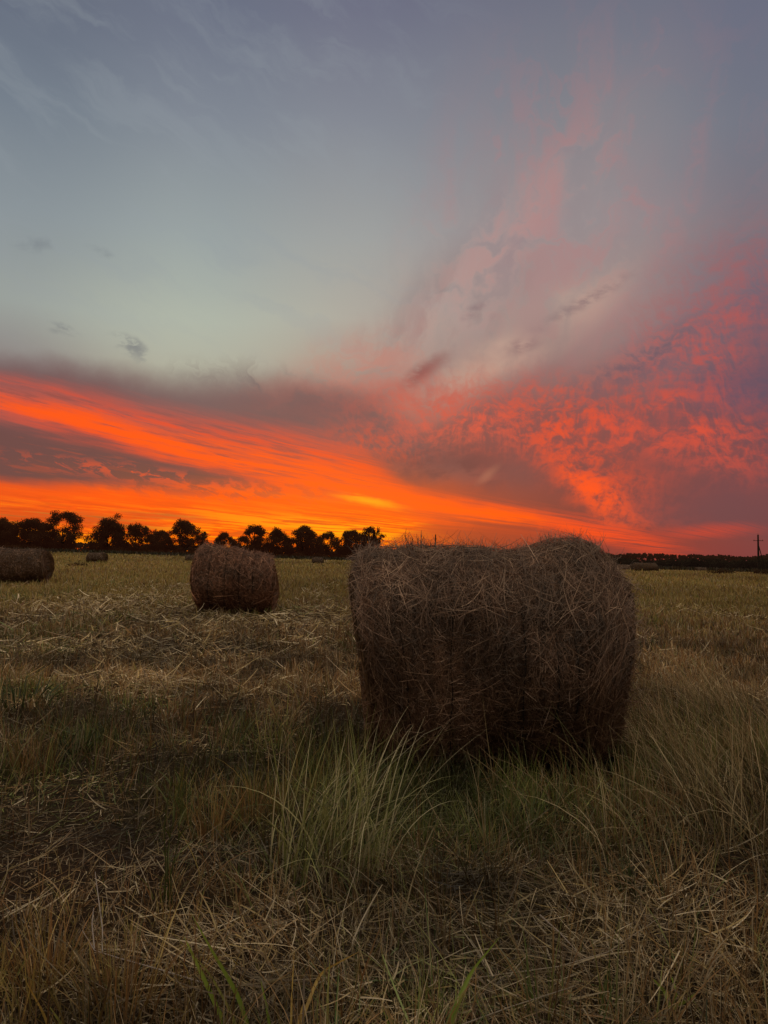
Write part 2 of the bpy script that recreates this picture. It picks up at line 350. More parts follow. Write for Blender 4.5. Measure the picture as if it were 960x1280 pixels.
def noise_mat(name, c1, c2, scale=8.0, rough=0.9, detail=6, bump=0.3, attr=False, stretch=(1, 1, 1), bdist=0.02):
    m, t, out = nodes(name)
    p = t.nodes.new('ShaderNodeBsdfPrincipled'); p.inputs['Roughness'].default_value = rough; p.inputs['Specular IOR Level'].default_value = 0.15
    tcn = t.nodes.new('ShaderNodeTexCoord'); mp = t.nodes.new('ShaderNodeMapping'); mp.inputs['Scale'].default_value = stretch
    n = t.nodes.new('ShaderNodeTexNoise'); n.inputs['Scale'].default_value = scale; n.inputs['Detail'].default_value = detail; n.inputs['Roughness'].default_value = 0.65
    t.links.new(tcn.outputs['Object'], mp.inputs[0]); t.links.new(mp.outputs[0], n.inputs[0])
    r = t.nodes.new('ShaderNodeValToRGB'); r.color_ramp.elements[0].position = 0.32; r.color_ramp.elements[1].position = 0.68
    r.color_ramp.elements[0].color = (*c1, 1); r.color_ramp.elements[1].color = (*c2, 1); t.links.new(n.outputs[0], r.inputs[0])
    src = r.outputs[0]
    if attr:
        a = t.nodes.new('ShaderNodeAttribute'); a.attribute_name = "Col"
        g = t.nodes.new('ShaderNodeMix'); g.data_type = 'RGBA'; g.blend_type = 'MULTIPLY'; g.inputs['Factor'].default_value = 1
        t.links.new(a.outputs['Color'], g.inputs[6]); t.links.new(src, g.inputs[7]); src = g.outputs[2]
    t.links.new(src, p.inputs['Base Color'])
    b = t.nodes.new('ShaderNodeBump'); b.inputs['Strength'].default_value = bump; b.inputs['Distance'].default_value = bdist
    t.links.new(n.outputs[0], b.inputs['Height']); t.links.new(b.outputs[0], p.inputs['Normal']); t.links.new(p.outputs[0], out.inputs[0])
    return m

M_grass = plant_mat("grass_blade", 0.30, 0.03)
M_straw = plant_mat("straw", 0.12, 0.05)
M_leaf = plant_mat("tree_leaf", 0.50, 0.0, air_glow=(.0085, .0024, .0012))
M_leaf_dark = plant_mat("tree_leaf_dark", 0.4, 0.0, air_glow=(.006, .0030, .0022))
M_soil = noise_mat("soil", (0.35, 0.32, 0.28), (1.5, 1.4, 1.3), 22.0, 0.95, 10, 1.0, attr=True, bdist=0.05)
M_bark = noise_mat("bark", (0.04, 0.028, 0.02), (0.10, 0.07, 0.05), 3.0, 0.9, 5, 0.4, stretch=(3, 3, 0.6))
M_core = noise_mat("packed_hay", (0.035, 0.022, 0.014), (0.12, 0.080, 0.052), 34.0, 0.95, 6, 0.9, stretch=(3, 1, 1))  # core hay coloured dark so the gaps between straws look shaded
M_core_red = noise_mat("packed_hay_reddened", (0.05, 0.026, 0.015), (0.17, 0.10, 0.06), 20.0, 0.95, 6, 0.9, stretch=(3, 1, 1))  # hay colour reddened to stand in for warm glare
M_twine = noise_mat("twine", (0.012, 0.010, 0.010), (0.03, 0.024, 0.02), 60, 0.8, 2, 0.1)
M_wood = noise_mat("pole_wood", (0.02, 0.015, 0.012), (0.06, 0.045, 0.035), 5.0, 0.9, 5, 0.3, stretch=(4, 4, 0.4))
M_metal = noise_mat("insulator", (0.03, 0.03, 0.03), (0.07, 0.07, 0.06), 9, 0.4, 2, 0.05)

# ------------------------------------------------------------------ terrain
def ground_z(x, y):
    x = np.asarray(x, float); y = np.asarray(y, float); d = np.hypot(x, y); az = np.arctan2(x, np.maximum(y, 1e-3))
    side = np.clip(-az / 0.45, -1, 1)
    z = sstep(d, 60, 210) * (side * 1.35 + 0.15)
    z = z - sstep(d, 260, 1200) * (1.5 + side) 
    near = (vnoise(x, y, 1.7, 3) - 0.5) * 0.10 + (vnoise(x, y, 0.30, 9, 3) - 0.5) * 0.055 + (vnoise(x, y, 9.0, 5, 2) - 0.5) * 0.16 * sstep(d, 5, 20)
    near = near * (1 - sstep(d, 60, 300) * 0.5)
    return z + near

# colour / type fields -------------------------------------------------
def gblob(x, y, px, py, rx, ry, rot=0.0):
    gx, gy = G(px, py); c, s = math.cos(rot), math.sin(rot)
    u = ((x - gx) * c + (y - gy) * s) / rx; v = (-(x - gx) * s + (y - gy) * c) / ry
    return np.exp(-(u * u + v * v))
def fields(x, y):
    """0..1 weights: bare, lying (flattened straw), green, ochre; all in ground metres"""
    d = np.hypot(x, y)
    n1 = vnoise(x, y, 1.1, 21); n2 = vnoise(x, y, 2.6, 33); n3 = vnoise(x, y * 0.35, 7.0, 41)
    bare = (gblob(x, y, 90, 1060, .55, .5) * .5 + gblob(x, y, 150, 1180, .4, .3) * .5 + gblob(x, y, 250, 950, .7, .5, .3) * .4 + gblob(x, y, 60, 1000, .6, .4) * .5 + gblob(x, y, 380, 1150, .25, .15) * .5)
    bare = np.clip(bare * (0.45 + 1.1 * n1) + sstep(n1, .62, .8) * .5 * (d < 9), 0, 1)
    lying = (gblob(x, y, 120, 815, 3.2, 1.3, .1) + gblob(x, y, 320, 775, 3.0, 1.6) * .9 + gblob(x, y, 390, 1080, .6, .14, -.05) * 1.3 + gblob(x, y, 600, 1190, .8, .40) * 1.0 + gblob(x, y, 760, 1150, .5, .35) * .7
             + gblob(x, y, 900, 900, 1.4, .9) * .9 + gblob(x, y, 200, 860, 2.2, .8) * .5 + gblob(x, y, 420, 1210, .5, .3))
    rc = x * .995 + y * .09; rows = sstep(np.sin(rc * 2 * np.pi / 5.2 + 2.2 * vnoise(x, y, 9.0, 88, 2)), .35, .95) * sstep(d, 8, 16)
    lying = np.clip(lying * (.6 + .8 * n1) + rows * .55 + sstep(n3, .52, .75) * .75 * (1 - sstep(d, 30, 90)), 0, 1)
    green = (gblob(x, y, 600, 1020, .65, .40) * .9 + gblob(x, y, 20, 872, .5, .3) * .8 + gblob(x, y, 120, 930, .35, .25) * .9 + gblob(x, y, 180, 885, .3, .25) * .6 + gblob(x, y, 290, 905, .3, .25) * .6 + gblob(x, y, 440, 1040, .3, .2) * .6
             + gblob(x, y, 560, 1260, .3, .2) * .5)
    green = np.clip(green * (.2 + 1.3 * n1) + sstep(n2, .55, .75) * (.55 - .27 * sstep(d, 5, 9)) * sstep(d, 2.2, 5), 0, 1)
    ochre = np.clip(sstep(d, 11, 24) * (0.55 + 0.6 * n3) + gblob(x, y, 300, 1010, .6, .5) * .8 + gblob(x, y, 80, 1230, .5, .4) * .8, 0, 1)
    return bare, lying, green, ochre, n1, n2, n3

# ground sheet: fine underfoot, coarse towards the horizon
def axis(n, a, b): s = np.linspace(-1, 1, n); return a * np.sinh(b * s)
gx = axis(481, 0.80, 8.95); gy = axis(481, 0.80, 8.95) + 2.4
X, Y = np.meshgrid(gx, gy); Z = ground_z(X, Y)
bare, lying, green, ochre, n1, n2, n3 = fields(X.ravel(), Y.ravel())
soil = np.array([0.042, 0.026, 0.017]); mulch = np.array([0.050, 0.036, 0.020]); grn = np.array([0.045, 0.052, 0.020]); och = np.array([0.17, 0.125, 0.042])
dd = np.hypot(X.ravel(), Y.ravel())
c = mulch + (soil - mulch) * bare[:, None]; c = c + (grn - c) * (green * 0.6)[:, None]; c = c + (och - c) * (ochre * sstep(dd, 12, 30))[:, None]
c = c * (0.78 + 0.5 * n2)[:, None]
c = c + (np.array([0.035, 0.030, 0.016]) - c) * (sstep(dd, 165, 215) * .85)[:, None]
nxg = len(gx); idx = np.arange(nxg * nxg).reshape(nxg, nxg)
quads = np.stack([idx[:-1, :-1], idx[:-1, 1:], idx[1:, 1:], idx[1:, :-1]], -1).reshape(-1, 4)
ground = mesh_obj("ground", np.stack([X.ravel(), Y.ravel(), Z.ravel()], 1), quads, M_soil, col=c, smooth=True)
tag(ground, kind="structure")

# ------------------------------------------------------------------ ribbons (blades, straws)
def ribbons(P, phi, theta, L, W, curve_, twist, S, col, tipcol=None, tip=0.15, wob=None):
    """P base points, phi lean azimuth, theta angle from vertical, curve_ extra angle along the blade. Returns V,F,C"""
    n = len(P); t = np.linspace(0, 1, S + 1)
    ang = theta[:, None] + curve_[:, None] * (t[None, 1:] - 0.5 / S)
    seg = (L / S)[:, None]
    hx = np.concatenate([np.zeros((n, 1)), np.cumsum(np.sin(ang) * seg, 1)], 1)
    hz = np.concatenate([np.zeros((n, 1)), np.cumsum(np.cos(ang) * seg, 1)], 1)
    dirx, diry = np.cos(phi)[:, None], np.sin(phi)[:, None]
    side = 0 if wob is None else wob[:, None] * np.sin(t * math.pi)[None, :]
    cx = P[:, 0:1] + hx * dirx - side * diry; cy = P[:, 1:2] + hx * diry + side * dirx; cz = P[:, 2:3] + hz
    w = W[:, None] * (1 - (1 - tip) * t[None, :] ** 1.6) * 0.5
    tw = phi + math.pi / 2 + twist
    wx, wy = np.cos(tw)[:, None] * w, np.sin(tw)[:, None] * w
    wz = np.sin(twist * 1.7)[:, None] * w * 0.5
    V = np.stack([np.stack([cx - wx, cy - wy, cz - wz], -1), np.stack([cx + wx, cy + wy, cz + wz], -1)], 2).reshape(-1, 3)
    b = (np.arange(n) * (S + 1) * 2)[:, None] + (np.arange(S) * 2)[None, :]
    Fq = np.stack([b, b + 1, b + 3, b + 2], -1).reshape(-1, 4)
    if tipcol is None: tipcol = col
    C = (col[:, None, :] * (1 - t[None, :, None]) + tipcol[:, None, :] * t[None, :, None])
    C = np.repeat(C, 2, axis=1).reshape(-1, 3)
    return V, Fq, C
def merge(parts):
    Vs, Fs, Cs, o = [], [], [], 0
    for V, Fq, C in parts: Vs.append(V); Fs.append(Fq + o); Cs.append(C); o += len(V)
    return np.concatenate(Vs), np.concatenate(Fs), np.concatenate(Cs)

def scatter(n, d0, d1, power=1.0, spread=0.70):
    """points in the field ahead; density ~ d^-power per unit distance band"""
    u = rng.random(n)
    if abs(power - 1) < 1e-6: d = d0 * (d1 / d0) ** u
    else: q = 1 - power; d = (d0 ** q + u * (d1 ** q - d0 ** q)) ** (1 / q)
    half = spread * d + 1.0
    x = (rng.random(n) * 2 - 1) * half
    return x, d
BALE_XY = []   # filled before the grass is sown, so none grows through the hay
STRAW = np.array([[.40, .31, .16], [.29, .20, .10], [.52, .42, .26], [.18, .12, .06], [.38, .28, .11], [.11, .075, .04], [.60, .50, .34]])
GREENS = np.array([[.15, .19, .05], [.21, .24, .06], [.10, .15, .04], [.30, .30, .09], [.18, .19, .075]])
OCHRE = np.array([[.44, .33, .10], [.36, .28, .085], [.30, .27, .085], [.48, .38, .15]])
RUST = np.array([[.30, .17, .065], [.22, .12, .050], [.36, .23, .10]])
def pick(tab, n): return tab[rng.integers(0, len(tab), n)] * rng.uniform(0.72, 1.22, (n, 1))
def clear_of_bales(x, y):
    ok = np.ones(len(x), bool)
    for (bx, by, rz, hl, r) in BALE_XY:
        c, s = math.cos(-rz), math.sin(-rz); u = (x - bx) * c - (y - by) * s; v = (x - bx) * s + (y - by) * c
        ok &= ~((abs(u) < hl) & (abs(v) < r))
    return ok

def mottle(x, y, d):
    """weathering of the dry growth, strengthened for contrast: pale mats beside dark ones"""
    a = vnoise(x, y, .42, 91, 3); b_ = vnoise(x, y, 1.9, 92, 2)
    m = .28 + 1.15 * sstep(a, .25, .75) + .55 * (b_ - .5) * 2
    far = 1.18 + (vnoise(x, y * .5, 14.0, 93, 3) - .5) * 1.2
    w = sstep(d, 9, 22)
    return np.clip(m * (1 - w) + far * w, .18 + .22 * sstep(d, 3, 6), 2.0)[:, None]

# ------------------------------------------------------------------ round bales
def bale(name_label, cx, cy, rz, R, L, n_straw, seed, mat_core, taper=0.0, twines=(), group="round hay bales lying in the field", fuzz=1.0, tint=(1, 1, 1), res=(48, 96), wscale=1.0, sprigs=0, dark=1.0, flat=0.80, shoulder=0.0, slump=0.0, lumpy=1.0, edge_cut=0.06):
    r = np.random.default_rng(seed)
    gz = float(ground_z(cx, cy)) - 0.02
    root = empty("hay_bale", (cx, cy, gz), rz); tag(root, name_label, "hay bale", group)
    ph0 = r.random(12) * 6.28
    def surf(u, phi):
        """radius of the skin at axial position u (-1..1) and angle phi (0 = up)"""
        Rr = R * (1 - taper * (u * 0.5 + 0.5))
        k = np.abs(u); edge = 1 - edge_cut * sstep(k, 0.86, 1.0) - shoulder * sstep(u, 0.62, 1.06) ** 2
        lump = 0.020 * np.sin(3 * phi + 2.1 * u + ph0[0]) + 0.015 * np.sin(5 * phi - 3 * u + ph0[1]) + 0.014 * np.sin(7 * u + 2 * phi + ph0[2]) + 0.010 * np.sin(11 * u + ph0[3]) * np.cos(4 * phi + ph0[4])
        dip = -.030 * np.exp(-((u - .12) / .30) ** 2) + .018 * np.exp(-((u + .62) / .16) ** 2) - .03 * sstep(-u, .75, 1.0)
        return Rr * edge * (1 + lump * lumpy + (dip * (lumpy - 1) * 1.2))
    def pos(u, phi, rr):
        Rr = R * (1 - taper * (u * 0.5 + 0.5))
        y = rr * np.sin(phi); z = rr * np.cos(phi)
        z = np.where(z < 0, z * flat, z)                       # sagging foot, flattened by its own weight
        y = y * (1 + 0.05 * sstep(-z / R, -0.2, 0.9))
        lean = 0.03 * np.sin(2 * phi + ph0[5])
        shear = slump * np.clip(-u, 0, 1) * (1 - np.clip(z / R * .5 + .5, 0, 1)) - slump * .25 * np.clip(-u, 0, 1)
        return np.stack([shear + u * L * 0.5 + lean * L * sstep(np.abs(u), .5, 1) * np.sign(u), y, z + Rr * flat], -1)
    nu, nphi = res
    us = np.linspace(-1, 1, nu); us = np.sign(us) * (1 - (1 - np.abs(us)) ** 1.25)
    ps = np.linspace(0, 2 * math.pi, nphi, endpoint=False)
    U, PH = np.meshgrid(us, ps, indexing='ij')
    nz = (vnoise(U * 9 + 40, PH * 4, 0.5, seed, 4) - 0.5) * 0.035 * min(1.0, res[0] / 40)
    V = pos(U, PH, (surf(U, PH) - 0.012) * (1 + nz)).reshape(-1, 3)
    I = np.arange(nu * nphi).reshape(nu, nphi); J = np.roll(I, -1, 1)
    Fq = np.stack([I[:-1], J[:-1], J[1:], I[1:]], -1).reshape(-1, 4)
    mesh_obj("hay_roll", V, Fq, mat_core, root, smooth=True)
    for sgn, row in ((-1, 0), (1, nu - 1)):                     # the two wound ends, as their own discs
        rings = 9; Vs = []; 
        rim = V[row * nphi:(row + 1) * nphi]; cen = rim.mean(0)
        for k in range(rings):
            f = 1 - k / (rings - 1) * 0.985
            ring = cen + (rim - cen) * f
            ring[:, 0] += sgn * (0.045 * (1 - f) ** 0.5 + 0.02 * np.sin(f * 34 + ps * 1.0 + ph0[6]) * (1 - f) + (vnoise(ring[:, 1] + 9, ring[:, 2], 0.12, seed + 3, 3) - .5) * 0.04)
            Vs.append(ring)
        Vs = np.concatenate(Vs + [cen[None] + np.array([[sgn * 0.045, 0, 0]])]); I2 = np.arange(rings * nphi).reshape(rings, nphi); J2 = np.roll(I2, -1, 1)
        q = np.stack([I2[:-1], J2[:-1], J2[1:], I2[1:]], -1).reshape(-1, 4)
        if sgn < 0: q = q[:, ::-1]
        tr = np.stack([I2[-1], J2[-1], np.full(nphi, rings * nphi)], -1)
        mesh_obj("end_face", Vs, q, mat_core, root, smooth=True, tris=tr)
    # --- straw on the curved skin: each straw follows the surface
    def skin_straw(n, S, spread, wd, lift, Lr, ends=True, bias=0.0, colf=1.0, urange=(-1, 1), prange=None):
        u0 = r.uniform(urange[0], urange[1], n); p0 = r.uniform(0, 2 * math.pi, n) if prange is None else r.uniform(prange[0], prange[1], n)
        a = math.pi / 2 + r.normal(0, spread, n) + bias        # mostly wound round the bale
        Ls = r.uniform(Lr[0], Lr[1], n); t = np.linspace(-.5, .5, S + 1)
        bend = r.normal(0, .35, n)
        s = Ls[:, None] * t[None, :]; aa = a[:, None] + bend[:, None] * t[None, :]
        uu = u0[:, None] + np.cos(aa) * s / (L * .5); pp = p0[:, None] + np.sin(aa) * s / R
        over = np.abs(uu) - 1.02
        uc = np.clip(uu, -1.0, 1.0)
        off = r.uniform(-0.012, lift, n)[:, None] + (r.random(n) < .13 * fuzz)[:, None] * r.uniform(0.0, 0.13, n)[:, None] * (t[None, :] + .5) ** 2
        rr = surf(uc, pp) + off
        Pp = pos(uc, pp, rr); Pp[..., 0] += np.clip(np.abs(uu) - 1, 0, None) * np.sign(uu) * L * .5 * 0.8
        # ribbon width: along the tangent perpendicular to the straw
        T = np.gradient(Pp, axis=1); T /= np.linalg.norm(T, axis=2, keepdims=True) + 1e-9
        Nn = Pp - np.stack([Pp[..., 0], np.zeros_like(rr), np.full_like(rr, R * flat)], -1); Nn /= np.linalg.norm(Nn, axis=2, keepdims=True) + 1e-9
        roll = r.normal(0, .6, n)[:, None, None]
        B = np.cross(T, Nn) * np.cos(roll) + Nn * np.sin(roll)
        w = (r.uniform(.6, 1.3, n) * wd * wscale)[:, None, None] * (1 - .6 * np.abs(t)[None, :, None] * 2) * .5
        VV = np.stack([Pp - B * w, Pp + B * w], 2).reshape(-1, 3)
        b = (np.arange(n) * (S + 1) * 2)[:, None] + (np.arange(S) * 2)[None, :]
        FF = np.stack([b, b + 1, b + 3, b + 2], -1).reshape(-1, 4)
        tab = np.array([[.28, .20, .155], [.19, .13, .10], [.40, .31, .245], [.11, .072, .052], [.56, .45, .36], [.22, .15, .115], [.13, .085, .062]])
        cc = tab[r.choice(len(tab), n, p=[.24, .22, .12, .18, .03, .13, .08])] * r.uniform(.65, 1.25, (n, 1)) * colf
        patch_ = vnoise(u0 * 3 + 10, p0 * 2, .8, seed + 5, 3); ring_tone = sstep(np.abs(((u0 * 7.3 + .25 * np.sin(p0 * 3)) % 1) - .5), .06, .2); cc = cc * ((.36 + 1.25 * patch_) * (.5 + .5 * ring_tone))[:, None] * np.array(tint)  # straw coloured darker in narrow rings round the bale
        return VV, FF, np.repeat(cc, (S + 1) * 2, axis=0)
    ns = n_straw
    parts = [skin_straw(int(ns * .48), 3, .75, .0042, .022, (.04, .17)),
             skin_straw(int(ns * .40), 2, 1.4, .0040, .036, (.03, .13)),
             skin_straw(int(ns * .05), 4, .9, .0034, .045, (.15, .42), colf=1.1)]
    if fuzz > 1:      # looser, longer straw thrown over the top and the shoulders
        parts.append(skin_straw(int(ns * .12), 4, 1.3, .0036, .085, (.06, .30), prange=(-1.1, .9), colf=1.15))
        parts.append(skin_straw(int(ns * .04), 4, .6, .0040, .06, (.2, .6), urange=(.72, 1.0), colf=1.1))
        parts.append(skin_straw(int(ns * .015), 4, .5, .0040, .05, (.1, .4), urange=(-1.0, -.9), colf=1.25))
    # --- wound ends
    ne = int(ns * .16)
    for sgn in (-1, 1):
        rad = R * (1 - taper * (sgn * .5 + .5)) * np.sqrt(r.random(ne)) * .93; th = r.uniform(0, 2 * math.pi, ne); S = 4
        t = np.linspace(-.5, .5, S + 1); Ls = r.uniform(.08, .34, ne)
        drift = r.normal(0, .35, ne)
        rad = rad * (1 - .06 - (shoulder * .8 if sgn > 0 else 0)); rr = rad[:, None] + (Ls * drift)[:, None] * t[None, :]; tt = th[:, None] + (Ls / np.maximum(rad, .12))[:, None] * t[None, :] * .9
        y = rr * np.sin(tt); z = rr * np.cos(tt); z = np.where(z < 0, z * flat, z)
        RrE = R * (1 - taper * (sgn * .5 + .5))
        xx = sgn * (L * .5 + .010 + r.uniform(0, .045, ne)[:, None] + (r.random(ne) < .15)[:, None] * r.uniform(0, .08, ne)[:, None] * (t[None, :] + .5) + 0.05 * (1 - rr / R) ** .5 if False else L * .5 + .012 + r.uniform(0, .05, ne)[:, None] + 0 * t[None, :])
        lean = (0.03 * np.sin(2 * tt + ph0[5])) * L * sgn
        Pp = np.stack([xx + lean + (slump * (1 - np.clip(z / R * .5 + .5, 0, 1)) - slump * .25 if sgn < 0 else 0), y, z + RrE * flat], -1)
        T = np.gradient(Pp, axis=1); T /= np.linalg.norm(T, axis=2, keepdims=True) + 1e-9
        Nn = np.zeros_like(T); Nn[..., 0] = 1; roll = r.normal(0, .6, ne)[:, None, None]
        B = np.cross(T, Nn) * np.cos(roll) + Nn * np.sin(roll); w = (r.uniform(.6, 1.3, ne) * .0042 * wscale)[:, None, None] * .5
        VV = np.stack([Pp - B * w, Pp + B * w], 2).reshape(-1, 3); b = (np.arange(ne) * (S + 1) * 2)[:, None] + (np.arange(S) * 2)[None, :]
        FF = np.stack([b, b + 1, b + 3, b + 2], -1).reshape(-1, 4)
        cc = np.array([[.22, .16, .10]]) * r.uniform(.4, 1.3, (ne, 1)) * np.array(tint)
        parts.append((VV, FF, np.repeat(cc, (S + 1) * 2, axis=0)))
    V, Fq, C = merge(parts)
    keep_z = V[:, 2] > -0.05
    so = mesh_obj("loose_straw", V, Fq, M_straw, root, col=C * dark); so["kind"] = "stuff"
    # --- baler twine, one closed loop after another
    for (u, rad_, w_) in twines:
        m_ = 90; k = np.arange(m_) / m_ * 2 * math.pi
        uw = u + w_ * np.sin(k * 2 + u * 9) + .008 * np.sin(k * 9 + u * 40); rr = surf(uw, k) + .027 + .005 * np.sin(k * 13 + u)
        cpt = pos(uw, k, rr); cN = pos(uw, k, rr + rad_) - cpt; Tn = np.roll(cpt, -1, 0) - np.roll(cpt, 1, 0)
        Tn /= np.linalg.norm(Tn, axis=1, keepdims=True); cN /= np.linalg.norm(cN, axis=1, keepdims=True); Bn = np.cross(Tn, cN)
        q_ = 6; VV = np.stack([cpt + rad_ * (cN * math.cos(2 * math.pi * j / q_) + Bn * math.sin(2 * math.pi * j / q_)) for j in range(q_)], 1).reshape(-1, 3)
        I = np.arange(m_ * q_).reshape(m_, q_); J = np.roll(I, -1, 1)
        mesh_obj("twine", VV, np.stack([I, J, np.roll(J, -1, 0), np.roll(I, -1, 0)], -1).reshape(-1, 4), M_twine, root, smooth=True)
    # --- dry stems poking out of the top
    if sprigs:
        px_ = [];
        for (u, phi, n, ln, sp) in sprigs:
            base_ = pos(np.array([u]), np.array([phi]), surf(np.array([u]), np.array([phi])))[0]
            P = np.repeat(base_[None], n, 0) + r.normal(0, .02, (n, 3)) * np.array([1.6, 1, .3])
            px_.append(ribbons(P, r.uniform(0, 6.28, n), np.abs(r.normal(.35, sp, n)), r.uniform(.5, 1.15, n) * ln, r.uniform(.004, .007, n), r.normal(.9, .9, n), r.normal(0, .5, n), 6, np.full((n, 3), .10) * np.array([1.1, .75, .5]) * r.uniform(.5, 1.6, (n, 1)), tip=.35))
        V, Fq, C = merge(px_); mesh_obj("dry_stems", V, Fq, M_straw, root, col=C)["kind"] = "stuff"
    BALE_XY.append((cx, cy, rz, L * .5 + .03, R * 1.0))
    return root

bx, by, _ = at(606, 940, 5.16)
bale("large shaggy hay bale in the foreground with loose straw hanging off it", bx, by, math.radians(-2), 0.702, 1.60, 95000, 5, M_core, taper=-0.05, shoulder=0.18, flat=.885, slump=.13, lumpy=1.4, tint=(1.18, 1.0, .87),
     twines=[(.20, .0042, .014), (.42, .0046, .012), (.56, .0050, .010), (.66, .0046, .012), (-.35, .0036, .016), (-.72, .0036, .012)], fuzz=2.0,
     sprigs=[(-.60, -.05, 30, .20, .45), (-.50, .10, 26, .17, .5), (.06, -.1, 10, .12, .4), (.52, 0, 14, .15, .4), (.66, .1, 12, .17, .3), (-.2, 0, 8, .10, .5), (.83, .2, 14, .14, .5)])
bx, by, _ = at(295, 760, 16.7)
bale("brownish hay bale in the middle distance, left of the large shaggy bale", bx, by, math.radians(3), 0.81, 1.56, 24000, 6, M_core_red, taper=0.15,
     twines=[(-.6, .006, .01), (-.2, .006, .01), (.2, .006, .012), (.55, .006, .01)], tint=(1.38, .92, .70), wscale=2.0, fuzz=1.6, edge_cut=.025, lumpy=1.3)  # reddish tint paints the evening glare into this bale's straw
bx, by, _ = at(20, 727, 34.0)
bale("dark hay bale cut off by the left edge of the photo", bx, by, math.radians(6), 0.84, 2.3, 11000, 7, M_core_red, wscale=3.4, tint=(1.1, .85, .68), dark=.85)
def far_bale(px, py, dist, label, seed, rz=0.2, R=.70, L=1.7, tint=(1, .92, .82), dark=.9):
    x, y, _ = at(px, py, dist)
    bale(label, x, y, rz, R, L, 2200, seed, M_core_red, res=(20, 36), wscale=9.0, tint=tint, dark=dark)
far_bale(121, 704, 92, "small distant hay bale beyond the dark bale at the left edge", 21, -.25, .68, 2.0)
far_bale(397, 706, 105, "small dark hay bale far off, in the gap right of the brownish bale", 22, .1, .60, 1.5, dark=.7)
far_bale(806, 720, 98, "dark distant hay bale just right of the large shaggy bale", 23, .05, .70, 3.0 * .95, dark=.55)
far_bale(779, 715, 120, "pale distant hay bale peeping out beside the large shaggy bale", 24, .3, .58, 1.9, tint=(1.1, 1.0, .8), dark=1.1)
far_bale(876, 714, 165, "tiny pale hay bale on the far edge of the field below the utility pole side", 25, .2, .62, 2.2, dark=.9)
far_bale(240, 700, 110, "tiny distant hay bale half hidden behind the brownish bale", 26, .3, .55, 1.7, dark=.8)

PI = math.pi
# ------------------------------------------------------------------ trees on the skyline
def tube(pts, rads, k=7):
    Q = np.array(pts, float); T = np.gradient(Q, axis=0); T /= np.linalg.norm(T, axis=1, keepdims=True) + 1e-9
    U_ = np.cross(T, [0.3, 1, 0.1]); U_ /= np.linalg.norm(U_, axis=1, keepdims=True); W_ = np.cross(T, U_); a = np.arange(k) / k * 2 * PI
    V = (Q[:, None] + np.array(rads)[:, None, None] * (U_[:, None] * np.cos(a)[None, :, None] + W_[:, None] * np.sin(a)[None, :, None])).reshape(-1, 3)
    I = np.arange(len(Q) * k).reshape(-1, k); J = np.roll(I, -1, 1)
    return V, np.stack([I[:-1], J[:-1], J[1:], I[1:]], -1).reshape(-1, 4), np.ones_like(V)
def leaves(r, centers, radii, n, size, tab):
    """small leaf sprays through the volume of several uneven lobes"""
    cs = np.array(centers); rs = np.array(radii); pr = rs[:, 0] ** 2; pick_ = r.choice(len(cs), n, p=pr / pr.sum())
    v = r.normal(0, 1, (n, 3)); v /= np.linalg.norm(v, axis=1, keepdims=True); q = r.random(n) ** .45
    # twig clusters inside each lobe
    P = cs[pick_] + v * rs[pick_] * q[:, None] * r.uniform(.85, 1.12, (n, 1))
    P = P + r.normal(0, .12, (n, 3))
    gap = vnoise(P[:, 0] * 1.3 + 50, P[:, 2] * 1.3 + P[:, 1] * .4 + 20, 1.5, int(r.integers(99)), 2); P = P[gap > .26]; n = len(P); 
    A = r.normal(0, 1, (n, 3)); A /= np.linalg.norm(A, axis=1, keepdims=True); B = np.cross(A, r.normal(0, 1, (n, 3))); B /= np.linalg.norm(B, axis=1, keepdims=True)
    s = r.uniform(.6, 1.35, (n, 1)) * size; A = A * s; B = B * s * .45
    V = np.stack([P - A, P - B, P + A, P + B], 1).reshape(-1, 3)
    Fq = np.arange(n * 4).reshape(n, 4); c = tab[r.integers(0, len(tab), n)] * r.uniform(.6, 1.3, (n, 1))
    return V, Fq, np.repeat(c, 4, axis=0)
LEAF = np.array([[.075, .042, .020], [.060, .036, .018], [.09, .050, .022], [.05, .032, .016]])
def crown_tufts(r, prof, hw, H, n, rt, gaps=0):
    """scatter rounded tufts through a crown outline; prof = (height fraction, left, right) of the half width"""
    prof = np.array(prof, float); out, rad = [], []; holes = [(r.uniform(-.6, .6) * hw, r.uniform(.35, .85) * H) for _ in range(gaps)]
    n = int(n * 2.6); rt *= 1.22
    while len(out) < n:
        f = r.uniform(prof[0, 0], prof[-1, 0]); l = np.interp(f, prof[:, 0], prof[:, 1]); q = np.interp(f, prof[:, 0], prof[:, 2]); R_ = rt * H * r.uniform(.6, 1.25)
        x = r.uniform(l * hw, q * hw); 
        if any(math.hypot(x - hx, f * H - hz) < .085 * H for hx, hz in holes): continue
        out.append(np.array([x, r.normal(0, .32) * hw, f * H])); rad.append((R_, R_, R_ * .85))
    return out, rad
